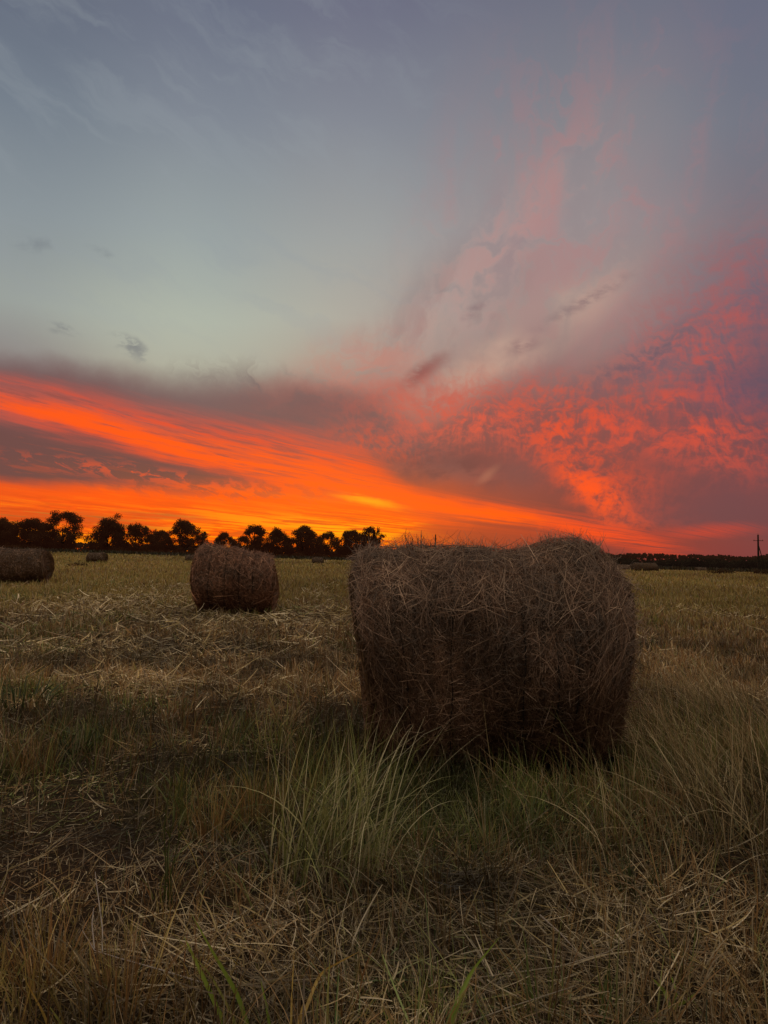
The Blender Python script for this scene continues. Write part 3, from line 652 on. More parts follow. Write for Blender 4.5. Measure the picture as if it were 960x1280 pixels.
def tree(px, top, base, wpx, dist, spec, label, seed, group="trees on the skyline", name="tree"):
    prof, n, rt, gaps, trunk_show = spec
    r = np.random.default_rng(seed); x, y, zt = at(px, top, dist); gz = float(ground_z(x, y)); H = zt - gz; hw = wpx / F * dist * .5
    root = empty(name, (x, y, gz - .05)); tag(root, label, "tree", group)
    cs, rs = crown_tufts(r, prof, hw, H, n, rt, gaps); th = H * trunk_show
    V, Fq, C = tube([(0, 0, 0), (.05, 0, th * .5), (.1 * r.normal(), 0, th), (.15 * r.normal(), 0, th * 1.6 + .5)], [.034 * H ** .9, .028 * H ** .9, .022 * H ** .9, .012 * H]); mesh_obj("trunk", V, Fq, M_bark, root, smooth=True)
    lp = []
    for c_ in cs[:12]:
        a_ = np.array([0, 0, th * .85]); lp.append(tube([a_, a_ * .45 + c_ * .55 - np.array([0, 0, .05 * H * r.random()]), c_], [.013 * H, .009 * H, .003 * H], 5))
    V, Fq, C = merge(lp); mesh_obj("limbs", V, Fq, M_bark, root, smooth=True)
    area = sum(a[0] * a[2] for a in rs)
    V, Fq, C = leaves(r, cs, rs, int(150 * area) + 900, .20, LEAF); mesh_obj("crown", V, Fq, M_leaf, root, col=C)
    return root
# outline, tufts, tuft size, holes, bare trunk
DENSE = ([(.05, -.8, .8), (.3, -.95, .95), (.6, -.85, .85), (.82, -.6, .6), (.93, -.25, .3)], 46, .115, 1, .15)
PEAR = ([(.05, -.7, .6), (.2, -.95, .75), (.42, -.75, .75), (.60, -.35, .65), (.74, -.15, .45), (.80, .0, .35), (.93, .15, .55)], 44, .10, 1, .15)
ROUND = ([(.08, -.45, .45), (.3, -.9, .85), (.55, -.95, .95), (.78, -.7, .7), (.92, -.3, .3)], 42, .11, 3, .18)
AIRY = ([(.05, -.6, .5), (.3, -.85, .7), (.5, -.75, .85), (.72, -.7, .95), (.86, -.5, .8), (.95, -.2, .4)], 36, .095, 6, .3)
POLE = ([(.08, -.5, .5), (.35, -.45, .55), (.50, -.55, .6), (.72, -.85, .85), (.86, -.7, .7), (.93, -.3, .3)], 34, .10, 2, .5)
WIDE = ([(.05, -.8, .9), (.3, -.95, .95), (.55, -.75, .85), (.72, -.45, .6), (.84, -.25, .3), (.94, -.12, .1)], 54, .10, 2, .15)
T = [  # px, top, base, width, dist, lobes, label
 (-4, 646, 690, 40, 225, ROUND, "dark tree cut off by the left edge of the photo"),
 (14, 656, 690, 30, 228, DENSE, "low dense tree filling the gap next to the leftmost tree"),
 (37, 649, 690, 34, 222, DENSE, "rounded dark tree third from the left edge"),
 (58, 654, 690, 26, 226, ROUND, "small tree tucked against the tall airy tree at the left"),
 (79, 640, 690, 38, 222, AIRY, "tall airy tree with holes in its crown, before the first wide gap"),
 (136, 641, 692, 42, 220, PEAR, "tall pear-shaped dark tree with a knob at its top"),
 (170, 655, 692, 40, 222, ROUND, "round-headed tree just right of the pear-shaped tree"),
 (201, 662, 692, 20, 228, ROUND, "small thin tree left of the broad many-topped tree"),
 (230, 651, 692, 58, 220, WIDE, "broad many-topped dark tree behind the brownish bale's left"),
 (281, 666, 693, 34, 230, WIDE, "low broad tree standing over the top of the brownish bale"),
 (302, 670, 693, 22, 232, ROUND, "low round tree left of the narrow round-topped tree"),
 (319, 655, 693, 24, 222, POLE, "narrow tree with a high round top above the brownish bale"),
 (346, 660, 694, 34, 224, WIDE, "uneven tree just right of the narrow round-topped tree"),
 (380, 657, 694, 42, 224, WIDE, "spiky-topped tree in the middle of the right-hand group"),
 (409, 666, 694, 28, 230, AIRY, "small airy tree with sky showing through low down"),
 (440, 663, 695, 38, 222, DENSE, "dense flat-topped tree beside the last tree of the row"),
 (467, 659, 697, 26, 216, POLE, "last tree of the row, lollipop-shaped with a bare trunk"),
]
for i, (px, tp, bs, w, dist, lb, lab) in enumerate(T):
    tree(px, tp, bs, w * 1.14, dist, lb, lab, 100 + i)

def bush(px, dist, wm, hm, seed, label="low dark bush in the scrub below the skyline trees", group="low bushes below the skyline trees", tab=LEAF, leaf=.22):
    r = np.random.default_rng(seed); x, y, _ = at(px, 690, dist); gz = float(ground_z(x, y)); root = empty("bush", (x, y, gz - .05)); tag(root, label, "bush", group)
    cs = [np.array([r.uniform(-.42, .42) * wm, r.normal(0, .15) * wm, r.uniform(.25, .62) * hm]) for _ in range(6)]; rs = [(wm * r.uniform(.15, .26), wm * .2, hm * r.uniform(.22, .38)) for _ in cs]
    V, Fq, C = merge([tube([(0, 0, 0), c_ * .5, c_], [.07, .05, .02], 4) for c_ in cs]); mesh_obj("stems", V, Fq, M_bark, root, smooth=True)
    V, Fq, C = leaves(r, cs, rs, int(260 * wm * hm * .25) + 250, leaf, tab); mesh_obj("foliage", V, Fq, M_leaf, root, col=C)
rb = np.random.default_rng(77)
for i, px in enumerate(np.concatenate([np.linspace(-30, 84, 7), np.linspace(122, 250, 9), np.linspace(274, 474, 12), np.linspace(500, 600, 4)])):
    bush(float(px) + rb.normal(0, 3), 212 + rb.normal(0, 6), rb.uniform(4.5, 8), rb.uniform(.9, 2.1), 300 + i)
# dark tree line on the right
DK = np.array([[.030, .032, .016], [.024, .024, .014], [.040, .036, .018]])
right = [(775, 697, 44), (800, 699, 40), (826, 700, 44), (850, 699, 50), (872, 697, 40), (892, 698, 40), (912, 700, 46), (932, 698, 34), (952, 697, 30), (975, 696, 44), (1010, 694, 60), (745, 696, 50), (700, 696, 60), (640, 695, 60)]
for i, (px, tp, w) in enumerate(right):
    r = np.random.default_rng(500 + i); dist = 300 + r.normal(0, 8); x, y, zt = at(px, tp - 1.5, dist); gz = float(ground_z(x, y)); H = max(zt - gz, 2.5); hw = w / F * dist * .5
    root = empty("tree", (x, y, gz - .1)); tag(root, "low dark tree of the unbroken tree line on the right horizon", "tree", "trees of the right-hand tree line")
    cs = [np.array([dx * hw, 0, f * H]) for dx, f in ((-.7, .42), (-.35, .56), (0, .60), (.35, .58), (.7, .45), (-.8, .10), (-.4, .14), (0, .12), (.4, .14), (.8, .10))]; rs = [(hw * .40, hw * .35, H * r.uniform(.26, .36)) for _ in cs]
    V, Fq, C = merge([tube([(0, 0, 0), c_ * .5, c_], [.2, .14, .05], 4) for c_ in cs]); mesh_obj("trunk", V, Fq, M_bark, root, smooth=True)
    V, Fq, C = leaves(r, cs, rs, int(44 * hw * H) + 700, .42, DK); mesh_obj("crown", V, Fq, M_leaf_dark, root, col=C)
for i, (px, w, h, lab) in enumerate([(909, 2.6, .75, "dark low bush alone in the right part of the field"), (953, 2.4, 1.0, "dark bush at the right edge under the braced utility pole"), (893, 1.6, .5, "small dim bush left of the lone bush in the right part of the field")]):
    bush(px, 92, w, h, 700 + i, lab, "bushes in the right part of the field", DK * 1.2, .12)
bush(100, 70, 1.8, .5, 720, "low olive bush in front of the small distant bale", "bushes in the left part of the field", DK * 1.6, .10)
# far wood seen through the gaps
r = np.random.default_rng(9); n = 16000; az = r.uniform(-.9, .9, n); d = r.uniform(540, 600, n); x = d * np.sin(az); y = d * np.cos(az)
hh = (4.5 + 5 * vnoise(az * 100, az * 0 + 3, 2.5, 4, 4)) * r.random(n) ** .6; side = np.clip(-az / .45, -1, 1)
z = ground_z(x, y) + hh; A = r.normal(0, 1, (n, 3)); A /= np.linalg.norm(A, axis=1, keepdims=True); B = np.cross(A, r.normal(0, 1, (n, 3))); B /= np.linalg.norm(B, axis=1, keepdims=True)
P = np.stack([x, y, z], 1); V = np.stack([P - A * 1.3, P - B, P + A * 1.3, P + B], 1).reshape(-1, 3)
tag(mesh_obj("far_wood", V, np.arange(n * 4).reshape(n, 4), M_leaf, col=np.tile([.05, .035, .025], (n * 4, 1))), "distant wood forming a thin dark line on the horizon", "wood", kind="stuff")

# ------------------------------------------------------------------ utility poles
def pole(px, top, dist, label, brace=False, arm=.9, side=1):
    x, y, zt = at(px, top, dist); gz = float(ground_z(x, y)); H = zt - gz; root = empty("utility_pole", (x, y, gz - .1), -.2); tag(root, label, "utility pole", "utility poles on the horizon")
    V, Fq, C = tube([(0, 0, 0), (0, 0, H * .5), (0, 0, H)], [.30, .26, .20], 10); mesh_obj("pole", V, Fq, M_wood, root, smooth=True)
    V, Fq, C = tube([(-arm, 0, H * .84), (0, .0, H * .845), (arm, 0, H * .84)], [.07, .07, .07], 4); V[:, 1] -= .17; mesh_obj("crossarm", V, Fq, M_wood, root)
    for s in (-.85, .85):
        V, Fq, C = tube([(s * arm, -.17, H * .845), (s * arm, -.17, H * .845 + .18), (s * arm, -.17, H * .845 + .32)], [.03, .07, .04], 8); mesh_obj("insulator", V, Fq, M_metal, root, smooth=True)
    V, Fq, C = tube([(0, 0, H), (0, 0, H + .2), (0, 0, H + .35)], [.03, .07, .04], 8); mesh_obj("insulator", V, Fq, M_metal, root, smooth=True)
    if brace:
        V, Fq, C = tube([(side * H * .20, .1, 0), (side * H * .1, .1, H * .36), (side * .13, .1, H * .72)], [.15, .13, .11], 8); mesh_obj("brace", V, Fq, M_wood, root, smooth=True)
pole(947.5, 668, 230, "wooden utility pole with a slanting brace at the right edge", True, 1.3)
pole(544.5, 668, 260, "plain wooden utility pole rising behind the large bale", False, .55)

# ------------------------------------------------------------------ grass and straw (nobody could count it)
def sow(name, label, cat, gen, mat):
    V, Fq, C = merge(gen); o = mesh_obj(name, V, Fq, mat, col=C); tag(o, label, cat, kind="stuff"); return o
def keepers(x, y, w):
    k = (rng.random(len(x)) < w) & clear_of_bales(x, y); return k
def clump(x, y, scale, amt, seed):
    """pull points towards clump centres so that the blades stand in tufts"""
    j = rng.integers(-1, 2, (2, len(x))); ix = np.floor(x / scale) + 0.5; iy = np.floor(y / scale) + 0.5
    h1 = np.sin(ix * 91.7 + iy * 37.3 + seed) * 9871.3; h2 = np.sin(ix * 17.9 + iy * 73.1 + seed) * 6173.7
    cx = (ix + (h1 - np.floor(h1) - .5) * .8) * scale; cy = (iy + (h2 - np.floor(h2) - .5) * .8) * scale
    k = amt * rng.random(len(x))
    return x + (cx - x) * k, y + (cy - y) * k, cx, cy

def standing(n, d0, d1, power, tab_w, hgt, wid, S, seed, weight, clumps=(.16, .8), lean=.28):
    x, y = scatter(n, d0, d1, power); x, y, cx, cy = clump(x, y, clumps[0], clumps[1], seed)
    f = fields(x, y); k = keepers(x, y, weight(x, y, f)); x, y, cx, cy = x[k], y[k], cx[k], cy[k]; f = [a[k] for a in f]; n = len(x); d = np.hypot(x, y)
    out = np.arctan2(y - cy, x - cx) + rng.normal(0, .6, n)
    th = np.abs(rng.normal(0, lean, n)) + np.hypot(x - cx, y - cy) / clumps[0] * .35
    hv = hgt(x, y, f, d) * rng.uniform(.45, 1.15, n); wv_ = wid(d) * rng.uniform(.6, 1.3, n)
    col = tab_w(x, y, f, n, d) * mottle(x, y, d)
    P = np.stack([x, y, ground_z(x, y) - .01], 1)
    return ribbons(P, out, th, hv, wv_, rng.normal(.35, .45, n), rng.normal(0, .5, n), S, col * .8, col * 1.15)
def strewn(n, d0, d1, power, S, weight, Lr, wid, zmax, bright=1.0, spread=.70, dirb=None):
    x, y = scatter(n, d0, d1, power, spread); f = fields(x, y); k = keepers(x, y, weight(x, y, f)); x, y = x[k], y[k]; f = [a[k] for a in f]; n = len(x); d = np.hypot(x, y)
    pile = zmax * (.25 + f[1]) * rng.random(n) ** 1.5
    P = np.stack([x, y, ground_z(x, y) + .004 + pile], 1)
    dirn = vnoise(x, y, 1.3, 77, 2) * 9.0; phi = dirn + rng.normal(0, .75, n) + rng.integers(0, 2, n) * math.pi
    th = math.pi / 2 - rng.normal(.08, .24, n)
    col = pick(STRAW, n) * bright; mixg = (rng.random(n) < f[2] * .75); col[mixg] = pick(GREENS, mixg.sum()) * 1.15
    rs = rng.random(n) < .28 * (1 - f[1]); col[rs] = pick(RUST, rs.sum())
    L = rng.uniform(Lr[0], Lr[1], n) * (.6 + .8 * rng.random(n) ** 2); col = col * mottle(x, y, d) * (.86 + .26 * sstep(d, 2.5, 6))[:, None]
    return ribbons(P, phi, th, L, wid(d) * (.55 + 1.5 * rng.random(n) ** 2.5), rng.normal(.0, .28, n), rng.normal(0, .9, n), S, col, tip=.45, wob=rng.normal(0, .035, n) * L)

W = lambda d: np.maximum(.0042, d * .0011)
def mixcol(gr=0.5):
    def fn(x, y, f, n, d):
        bare, lying, green, ochre = f[:4]
        c = pick(STRAW, n) * .82
        m = rng.random(n) < .42; c[m] = pick(RUST, m.sum())
        m = rng.random(n) < ochre * .8; c[m] = pick(OCHRE, m.sum())
        m = rng.random(n) < np.clip(green * 1.1 + .05, 0, .9) * gr * 1.5; c[m] = pick(GREENS, m.sum()) * 1.0
        return c
    return fn
NEARW = lambda x, y, f: np.clip(.55 - .50 * f[0] - .30 * f[1] + .35 * f[2], 0.03, 1)
hn = lambda x, y, f, d: .07 + .16 * f[5] ** 1.5 + .10 * f[2] * (d > 4) + .12 * sstep(x / np.maximum(y, .5), .22, .45) * (d < 8)
near = [
    standing(76000, 1.5, 7.5, .5, mixcol(.55), hn, W, 4, 1, NEARW, (.15, .85)),
    standing(22000, 1.7, 7.0, .6, mixcol(.8), lambda x, y, f, d: .20 + .16 * f[5], W, 5, 2, lambda x, y, f: np.clip(.5 + .5 * f[2] - f[0] * .8 - f[1] * .3, .02, 1), (.30, .9)),
]
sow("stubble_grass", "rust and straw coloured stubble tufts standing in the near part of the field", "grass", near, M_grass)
mid = [
    standing(150000, 7.0, 26.0, .8, mixcol(.5), lambda x, y, f, d: .10 + .16 * f[5] + .10 * f[2], W, 3, 3, lambda x, y, f: np.clip(.85 - .62 * f[1] + .1 * f[3], .1, 1), (.22, .6)),
    standing(190000, 22.0, 120.0, 1.0, mixcol(.4), lambda x, y, f, d: .16 + .20 * f[5] + .0012 * d, W, 2, 4, lambda x, y, f: np.clip(.9 - .5 * f[1], .1, 1), (.6, .45)),
    standing(60000, 90.0, 190.0, 1.0, mixcol(.35), lambda x, y, f, d: .30 + .3 * f[5], lambda d: d * .0016, 2, 5, lambda x, y, f: .9 + 0 * x, (1.2, .5)),
]
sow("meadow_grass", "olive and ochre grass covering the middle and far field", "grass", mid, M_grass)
lie = [
    strewn(80000, 1.5, 8.0, .5, 4, lambda x, y, f: np.clip(.30 + .85 * f[1], .05, 1), (.03, .20), lambda d: np.maximum(.0032, d * .0009), .06, 1.0),
    strewn(16000, 1.5, 9.0, .4, 5, lambda x, y, f: np.clip(.35 + .65 * f[1], .1, 1), (.10, .34), lambda d: np.maximum(.0030, d * .0009), .10, 1.0),
    strewn(110000, 7.0, 40.0, .9, 3, lambda x, y, f: np.clip(.08 + .95 * f[1], .02, 1), (.08, .34), lambda d: d * .0010, .10, 1.2),
]
lie.append(strewn(70000, 1.5, 6.5, .4, 2, lambda x, y, f: np.clip(.55 + .3 * f[1], .1, 1), (.012, .06), lambda d: np.maximum(.0028, d * .0009), .02, .75))
sow("cut_straw", "mown straw lying tangled over the ground", "straw", lie, M_straw)
# fine green grass flattened in front of the large bale
def fine_green(n):
    x, y = scatter(n, 2.2, 5.2, .3, .55); w = gblob(x, y, 640, 1020, .95, .62) + gblob(x, y, 470, 1000, .5, .45); k = (rng.random(n) < w) & clear_of_bales(x, y); x, y = x[k], y[k]; m = len(x)
    P = np.stack([x, y, ground_z(x, y)], 1); c = pick(np.array([[.12, .15, .06], [.18, .20, .09], [.09, .12, .05], [.26, .26, .14], [.34, .31, .18]]), m)
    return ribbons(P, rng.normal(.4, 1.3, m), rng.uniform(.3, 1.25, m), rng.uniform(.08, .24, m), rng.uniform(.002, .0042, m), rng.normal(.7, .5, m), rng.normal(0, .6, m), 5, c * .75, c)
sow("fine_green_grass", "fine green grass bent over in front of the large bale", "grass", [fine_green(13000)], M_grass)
# tall pale grass leaning at the right of the bale
def tall_right(n):
    x, y = scatter(n, 3.0, 9.0, .3, .75); w = gblob(x, y, 850, 960, .8, .8) + gblob(x, y, 920, 900, 1.0, 1.2) * .9 + gblob(x, y, 880, 1040, .6, .4) * .6
    w = w * (.25 + .9 * vnoise(x, y, .5, 55)); k = (rng.random(n) < w) & clear_of_bales(x, y); x, y = x[k], y[k]; m = len(x)
    P = np.stack([x, y, ground_z(x, y)], 1); c = pick(np.array([[.44, .33, .17], [.33, .23, .11], [.58, .47, .28], [.24, .18, .08], [.20, .20, .07]]), m)
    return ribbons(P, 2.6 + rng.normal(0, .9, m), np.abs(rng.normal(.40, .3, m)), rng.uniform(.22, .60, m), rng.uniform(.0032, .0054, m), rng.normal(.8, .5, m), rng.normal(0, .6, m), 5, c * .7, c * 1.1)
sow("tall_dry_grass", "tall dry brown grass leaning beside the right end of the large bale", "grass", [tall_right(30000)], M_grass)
# rough dark growth at the foot of the trees
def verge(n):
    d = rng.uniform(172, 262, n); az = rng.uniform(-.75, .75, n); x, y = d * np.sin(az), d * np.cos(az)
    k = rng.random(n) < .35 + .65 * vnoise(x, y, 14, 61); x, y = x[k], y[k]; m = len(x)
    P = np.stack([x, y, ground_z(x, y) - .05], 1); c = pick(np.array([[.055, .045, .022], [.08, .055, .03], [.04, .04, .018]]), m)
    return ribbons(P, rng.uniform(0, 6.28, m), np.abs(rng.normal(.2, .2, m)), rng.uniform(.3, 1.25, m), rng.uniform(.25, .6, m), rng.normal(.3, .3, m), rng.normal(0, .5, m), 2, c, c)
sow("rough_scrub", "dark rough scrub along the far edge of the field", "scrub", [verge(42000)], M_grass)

# ------------------------------------------------------------------ plants one can point at
def blades(name, px, py, n, hgt, wid, label, cat, tab, lean=(.25, .2), phi=None, dphi=1.5, curve_=(.5, .4), S=8, rad=.05, group=None, tip=.08, extra=None, pname="blade"):
    gx_, gy_ = G(px, py); z = float(ground_z(gx_, gy_)); root = empty(name, (gx_, gy_, z - .01)); tag(root, label, cat, group)
    P = np.zeros((n, 3)); a = rng.uniform(0, 6.28, n); rr = rad * np.sqrt(rng.random(n)); P[:, 0] = rr * np.cos(a); P[:, 1] = rr * np.sin(a)
    ph = a if phi is None else rng.normal(phi, dphi, n); c = pick(np.array(tab), n)
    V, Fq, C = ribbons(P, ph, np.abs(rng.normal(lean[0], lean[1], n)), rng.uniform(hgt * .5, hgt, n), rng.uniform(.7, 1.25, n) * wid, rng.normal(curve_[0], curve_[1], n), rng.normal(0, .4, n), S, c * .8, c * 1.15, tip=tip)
    o = mesh_obj(pname, V, Fq, M_grass, root, col=C)
    if n > 100: o["kind"] = "stuff"
    return root
CL = [[.25, .28, .08], [.36, .37, .13], [.48, .46, .22], [.15, .18, .06], [.58, .53, .33]]
g1 = blades("grass_clump", 412, 1080, 230, .78, .0052, "big fan of long pale green blades in front of the large bale's left end", "grass clump", CL, lean=(.22, .18), phi=.1, dphi=1.4, curve_=(.95, .5), S=10, rad=.26)
BR = [[.10, .16, .025], [.13, .18, .03], [.08, .13, .025]]
blades("green_tuft", 100, 938, 46, .24, .013, "dark broad-leaved green tuft standing in the stubble on the left", "grass tuft", [[.045, .07, .022], [.06, .085, .03]], lean=(.5, .25), curve_=(.7, .4), rad=.12)
blades("green_tuft", 24, 885, 60, .34, .014, "dark green tuft at the left edge, the farthest left of the green tufts", "grass tuft", [[.045, .075, .022], [.06, .09, .03]], lean=(.45, .25), curve_=(.7, .4), rad=.30)
blades("green_tuft", 182, 897, 30, .22, .011, "small dark green tuft behind the broad-leaved tuft on the left", "grass tuft", [[.05, .075, .025], [.065, .09, .03]], lean=(.4, .25), curve_=(.6, .4), rad=.10)
blades("green_tuft", 292, 930, 26, .32, .008, "upright yellowish green tuft left of the long-bladed clump", "grass tuft", [[.12, .14, .04], [.09, .11, .03]], lean=(.25, .18), curve_=(.3, .3), rad=.10)
blades("green_tuft", 795, 1105, 22, .22, .006, "thin green tuft among tangled straw on the right", "grass tuft", [[.06, .09, .03], [.09, .11, .04]], lean=(.25, .2), rad=.07)
blades("green_tuft", 745, 1270, 16, .20, .007, "short bright green tuft in the straw at the bottom right", "grass tuft", [[.09, .13, .03], [.12, .16, .04]], lean=(.35, .2), rad=.08)
# tall weed with a jointed stem
def weed(px, py, h, label, seed, leanx=.02):
    gx_, gy_ = G(px, py); z = float(ground_z(gx_, gy_)); root = empty("green_weed", (gx_, gy_, z - .01)); tag(root, label, "weed"); r = np.random.default_rng(seed)
    for q in range(3):
        hh = h * (1, .82, .66)[q]; m = 14; t = np.linspace(0, 1, m); cx_ = (q - 1) * .016 + leanx * t * hh * 2 + .008 * np.sin(t * 7 + q); cy_ = (q - 1) * .01 + .006 * np.cos(t * 5 + q); cz_ = t * hh
        rad = .0032 * (1 - .6 * t); k = np.arange(6) / 6 * 2 * math.pi
        V = np.stack([np.stack([cx_[i] + rad[i] * np.cos(k), cy_[i] + rad[i] * np.sin(k), np.full(6, cz_[i])], 1) for i in range(m)]).reshape(-1, 3)
        I = np.arange(m * 6).reshape(m, 6); J = np.roll(I, -1, 1)
        st = mesh_obj("stem", V, np.stack([I[:-1], J[:-1], J[1:], I[1:]], -1).reshape(-1, 4), M_grass, root, col=np.tile([.10, .12, .035], (len(V), 1)), smooth=True)
        nl = 7; tt = np.linspace(.12, .95, nl); P = np.stack([np.interp(tt, t, cx_), np.interp(tt, t, cy_), tt * hh], 1); c = pick(np.array([[.10, .13, .03], [.13, .15, .04]]), nl)
        V, Fq, C = ribbons(P, r.uniform(0, 6.28, nl), np.full(nl, .45), np.full(nl, .13) * (1.2 - tt * .6), np.full(nl, .007), np.full(nl, .8), r.normal(0, .3, nl), 6, c, c)
        mesh_obj("leaf", V, Fq, M_grass, root, col=C)
weed(208, 1124, .50, "tall slender green weed with several stems left of the long-bladed clump", 3)
weed(228, 1010, .22, "short green weed behind the tall slender weed", 4)
def big_blades(name, label, cat, rows):
    """broad close-by blades; each row = (points as (px, py, height above ground), width, colour)"""
    gx_, gy_ = G(*rows[0][0][0][:2]); z0 = float(ground_z(gx_, gy_)); root = empty(name, (gx_, gy_, z0)); tag(root, label, cat)
    for i, (pts, w, col) in enumerate(rows):
        Q = np.array([(*[a_ - b_ for a_, b_ in zip(G(px, py, z), (gx_, gy_))], z - z0) for px, py, z in pts]); m = len(Q)
        tt = np.linspace(0, m - 1, 21); f = np.arange(m)
        Qs = np.stack([np.interp(tt, f, Q[:, j]) for j in range(3)], 1)
        for _ in range(3): Qs[1:-1] = (Qs[:-2] + Qs[1:-1] * 2 + Qs[2:]) / 4
        T_ = np.gradient(Qs, axis=0); T_ /= np.linalg.norm(T_, axis=1, keepdims=True); s_ = np.linspace(0, 1, 21)
        B = np.cross(T_, [.25 * (-1) ** i, 1, .2]); B /= np.linalg.norm(B, axis=1, keepdims=True); N_ = np.cross(T_, B)
        wd = (w * .8 * np.minimum(1, .75 + s_) * (1 - s_ ** 2.2) ** .8 + .0003)[:, None]
        V = np.stack([Qs - B * wd + N_ * wd * .35, Qs, Qs + B * wd + N_ * wd * .35], 1).reshape(-1, 3)
        b_ = np.arange(20)[:, None] * 3 + np.arange(2)[None, :]; Fq = np.stack([b_, b_ + 1, b_ + 4, b_ + 3], -1).reshape(-1, 4)
        c = np.array(col)[None] * (.8 + .5 * s_[:, None]); c = np.repeat(c, 3, 0); c[1::3] *= 1.2
        mesh_obj("blade", V, Fq, M_grass, root, col=c, smooth=True)
PI = math.pi
g_ = [.23, .33, .05]; g2 = [.28, .38, .06]; gd = [.11, .18, .05]; yl = [.50, .34, .09]; ol = [.28, .29, .08]
big_blades("green_grass_plant", "bright green broad blades leaning left at the bottom edge of the photo", "grass plant",
           [([(322, 1320, .0), (300, 1245, .08), (270, 1195, .14), (238, 1140, .19)], .013, g_), ([(300, 1320, .0), (262, 1235, .06), (230, 1170, .12)], .015, g2), ([(345, 1330, .0), (335, 1260, .06), (326, 1225, .09)], .012, g_), ([(310, 1320, 0), (288, 1262, .05), (262, 1215, .09), (212, 1162, .12)], .007, ol)])
big_blades("green_grass_plant", "dark green upright blades beside a yellowing stem at the bottom edge", "grass plant",
           [([(410, 1320, 0), (410, 1250, .07), (413, 1188, .13)], .007, ol), ([(420, 1320, 0), (420, 1260, .06), (424, 1208, .11)], .007, gd), ([(364, 1320, 0), (365, 1250, .07), (368, 1188, .13)], .006, yl), ([(372, 1320, 0), (372, 1280, .04), (380, 1250, .07)], .008, yl), ([(360, 1320, 0), (400, 1215, .10), (448, 1190, .12)], .006, yl)])
big_blades("green_grass_plant", "green blades leaning right near the bottom centre of the photo", "grass plant",
           [([(548, 1320, 0), (570, 1255, .06), (590, 1212, .11), (624, 1172, .15)], .009, g_), ([(556, 1320, 0), (568, 1270, .05), (588, 1222, .09)], .007, ol), ([(495, 1310, 0), (488, 1285, .03), (478, 1258, .05)], .007, g_)])
big_blades("green_grass_plant", "small bright green leafy shoot in the straw at the lower right", "grass plant",
           [([(838, 1262, 0), (832, 1240, .03), (815, 1222, .05)], .009, g2), ([(838, 1262, 0), (845, 1240, .03), (838, 1218, .06)], .009, g_), ([(838, 1262, 0), (858, 1250, .02), (872, 1240, .04)], .007, g2)])
big_blades("yellowed_grass_plant", "orange yellow dying blades at the bottom left corner", "grass plant",
           [([(72, 1310, 0), (55, 1265, .05), (28, 1218, .09)], .010, yl), ([(84, 1310, 0), (78, 1280, .04), (62, 1258, .06)], .009, ol), ([(20, 1310, 0), (40, 1230, .08), (52, 1150, .15)], .006, yl)])
# pale broken stalk
def stalk(label, pts, w, col):
    gx_, gy_ = G(*pts[0][0][:2]); z0 = float(ground_z(gx_, gy_)); root = empty("dry_stalk", (gx_, gy_, z0)); tag(root, label, "dry stalk")
    for line in pts:
        Q = []
        for (px, py, z) in line:
            x, y = G(px, py, z); Q.append((x - gx_, y - gy_, z - z0 + float(ground_z(x, y)) * .0))
        Q = np.array(Q); m = len(Q); tt = np.linspace(0, m - 1, (m - 1) * 5 + 1); Qs = np.stack([np.interp(tt, np.arange(m), Q[:, j]) for j in range(3)], 1)
        T = np.gradient(Qs, axis=0); T /= np.linalg.norm(T, axis=1, keepdims=True); k = np.arange(6) / 6 * 2 * PI
        U_ = np.cross(T, [0.1, 1, 0]); U_ /= np.linalg.norm(U_, axis=1, keepdims=True); W_ = np.cross(T, U_); rad = w * np.linspace(1, .45, len(Qs))
        V = (Qs[:, None] + rad[:, None, None] * (U_[:, None] * np.cos(k)[None, :, None] + W_[:, None] * np.sin(k)[None, :, None])).reshape(-1, 3)
        I = np.arange(len(Qs) * 6).reshape(-1, 6); J = np.roll(I, -1, 1)
        mesh_obj("stem", V, np.stack([I[:-1], J[:-1], J[1:], I[1:]], -1).reshape(-1, 4), M_straw, root, col=np.tile(col, (len(V), 1)), smooth=True)
stalk("pale broken forked stalk above the soil at the lower left", [[(265, 1232, .03), (200, 1212, .06), (150, 1198, .08), (118, 1188, .09), (103, 1163, .12)], [(128, 1190, .09), (128, 1160, .13), (122, 1115, .19), (119, 1090, .22)], [(118, 1186, .09), (115, 1155, .13), (117, 1135, .15)]], .0024, [.42, .36, .33])
stalk("long bleached straw lying across the tangle at the lower right", [[(568, 1226, .04), (700, 1208, .06), (760, 1190, .08), (820, 1150, .10), (905, 1112, .13)]], .0022, [.34, .28, .21])
stalk("short thick bleached straw in the middle of the tangle", [[(675, 1144, .07), (700, 1166, .08), (720, 1188, .07)]], .003, [.40, .33, .28])
stalk("long pale straw lying near the bottom edge of the photo", [[(575, 1282, .05), (640, 1258, .07), (720, 1232, .09)]], .0026, [.30, .25, .19])
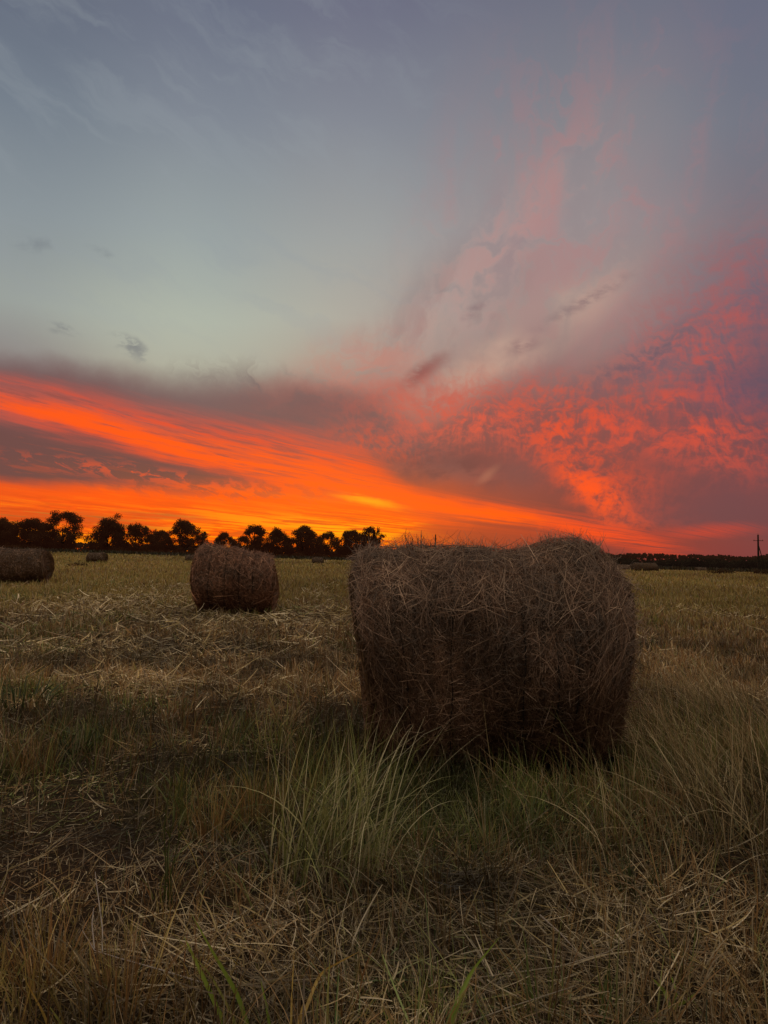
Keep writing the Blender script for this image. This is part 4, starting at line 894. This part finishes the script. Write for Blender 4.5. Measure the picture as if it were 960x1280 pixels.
stalk("long arching stem crossing the foot of the large bale", [[(428, 1062, .05), (452, 1005, .20), (486, 958, .34), (530, 918, .46), (552, 908, .49)]], .0022, [.26, .24, .15])
stalk("bowed pale stem over the stubble left of the large bale", [[(218, 870, .08), (228, 843, .20), (205, 826, .26), (180, 832, .24)]], .0028, [.34, .28, .20])

DRY = [[.60, .49, .30], [.46, .35, .18], [.36, .27, .12], [.28, .21, .09]]
for (px, py, n_, h_, ph_, lab) in [(828, 960, 150, .62, 2.4, "pale dry grass tuft leaning left, right beside the large bale's foot"),
                                  (905, 905, 170, .70, 2.6, "tall bleached grass tuft at the right, behind the darker tufts"),
                                  (905, 1010, 130, .55, 2.2, "bent brown grass tuft in front of the bleached tuft at the right"),
                                  (955, 975, 140, .62, 2.5, "dry grass tuft cut off by the right edge of the photo")]:
    blades("dry_grass_tuft", px, py, n_, h_, .0052, lab, "grass tuft", DRY, lean=(.35, .25), phi=ph_, dphi=.9, curve_=(.9, .5), S=9, rad=.22, group="dry grass tufts right of the large bale")
for (px, py, n_, h_, lab) in [(262, 1035, 90, .26, "rust-coloured stubble tuft behind the long bands of straw, left of the long-bladed clump"),
                              (318, 1015, 90, .28, "rust-coloured stubble tuft touching the left side of the long-bladed clump"),
                              (60, 1225, 80, .24, "rust-coloured stubble tuft at the lower left, near the yellowing blades"),
                              (150, 1262, 80, .22, "rust-coloured stubble tuft at the bottom edge under the forked stalk"),
                              (40, 965, 90, .26, "straw-coloured stubble tuft at the left edge in front of the green tufts")]:
    blades("stubble_tuft", px, py, n_, h_, .0050, lab, "grass tuft", [[.36, .20, .07], [.28, .16, .06], [.42, .29, .12], [.20, .12, .05]], lean=(.28, .2), curve_=(.3, .4), rad=.11, group="stubble tufts at the lower left")
scene.cycles.use_denoising = True
scene.cycles.max_bounces = 5; scene.cycles.diffuse_bounces = 3; scene.cycles.glossy_bounces = 2; scene.cycles.transmission_bounces = 3; scene.cycles.transparent_max_bounces = 4
scene.cycles.use_light_tree = False
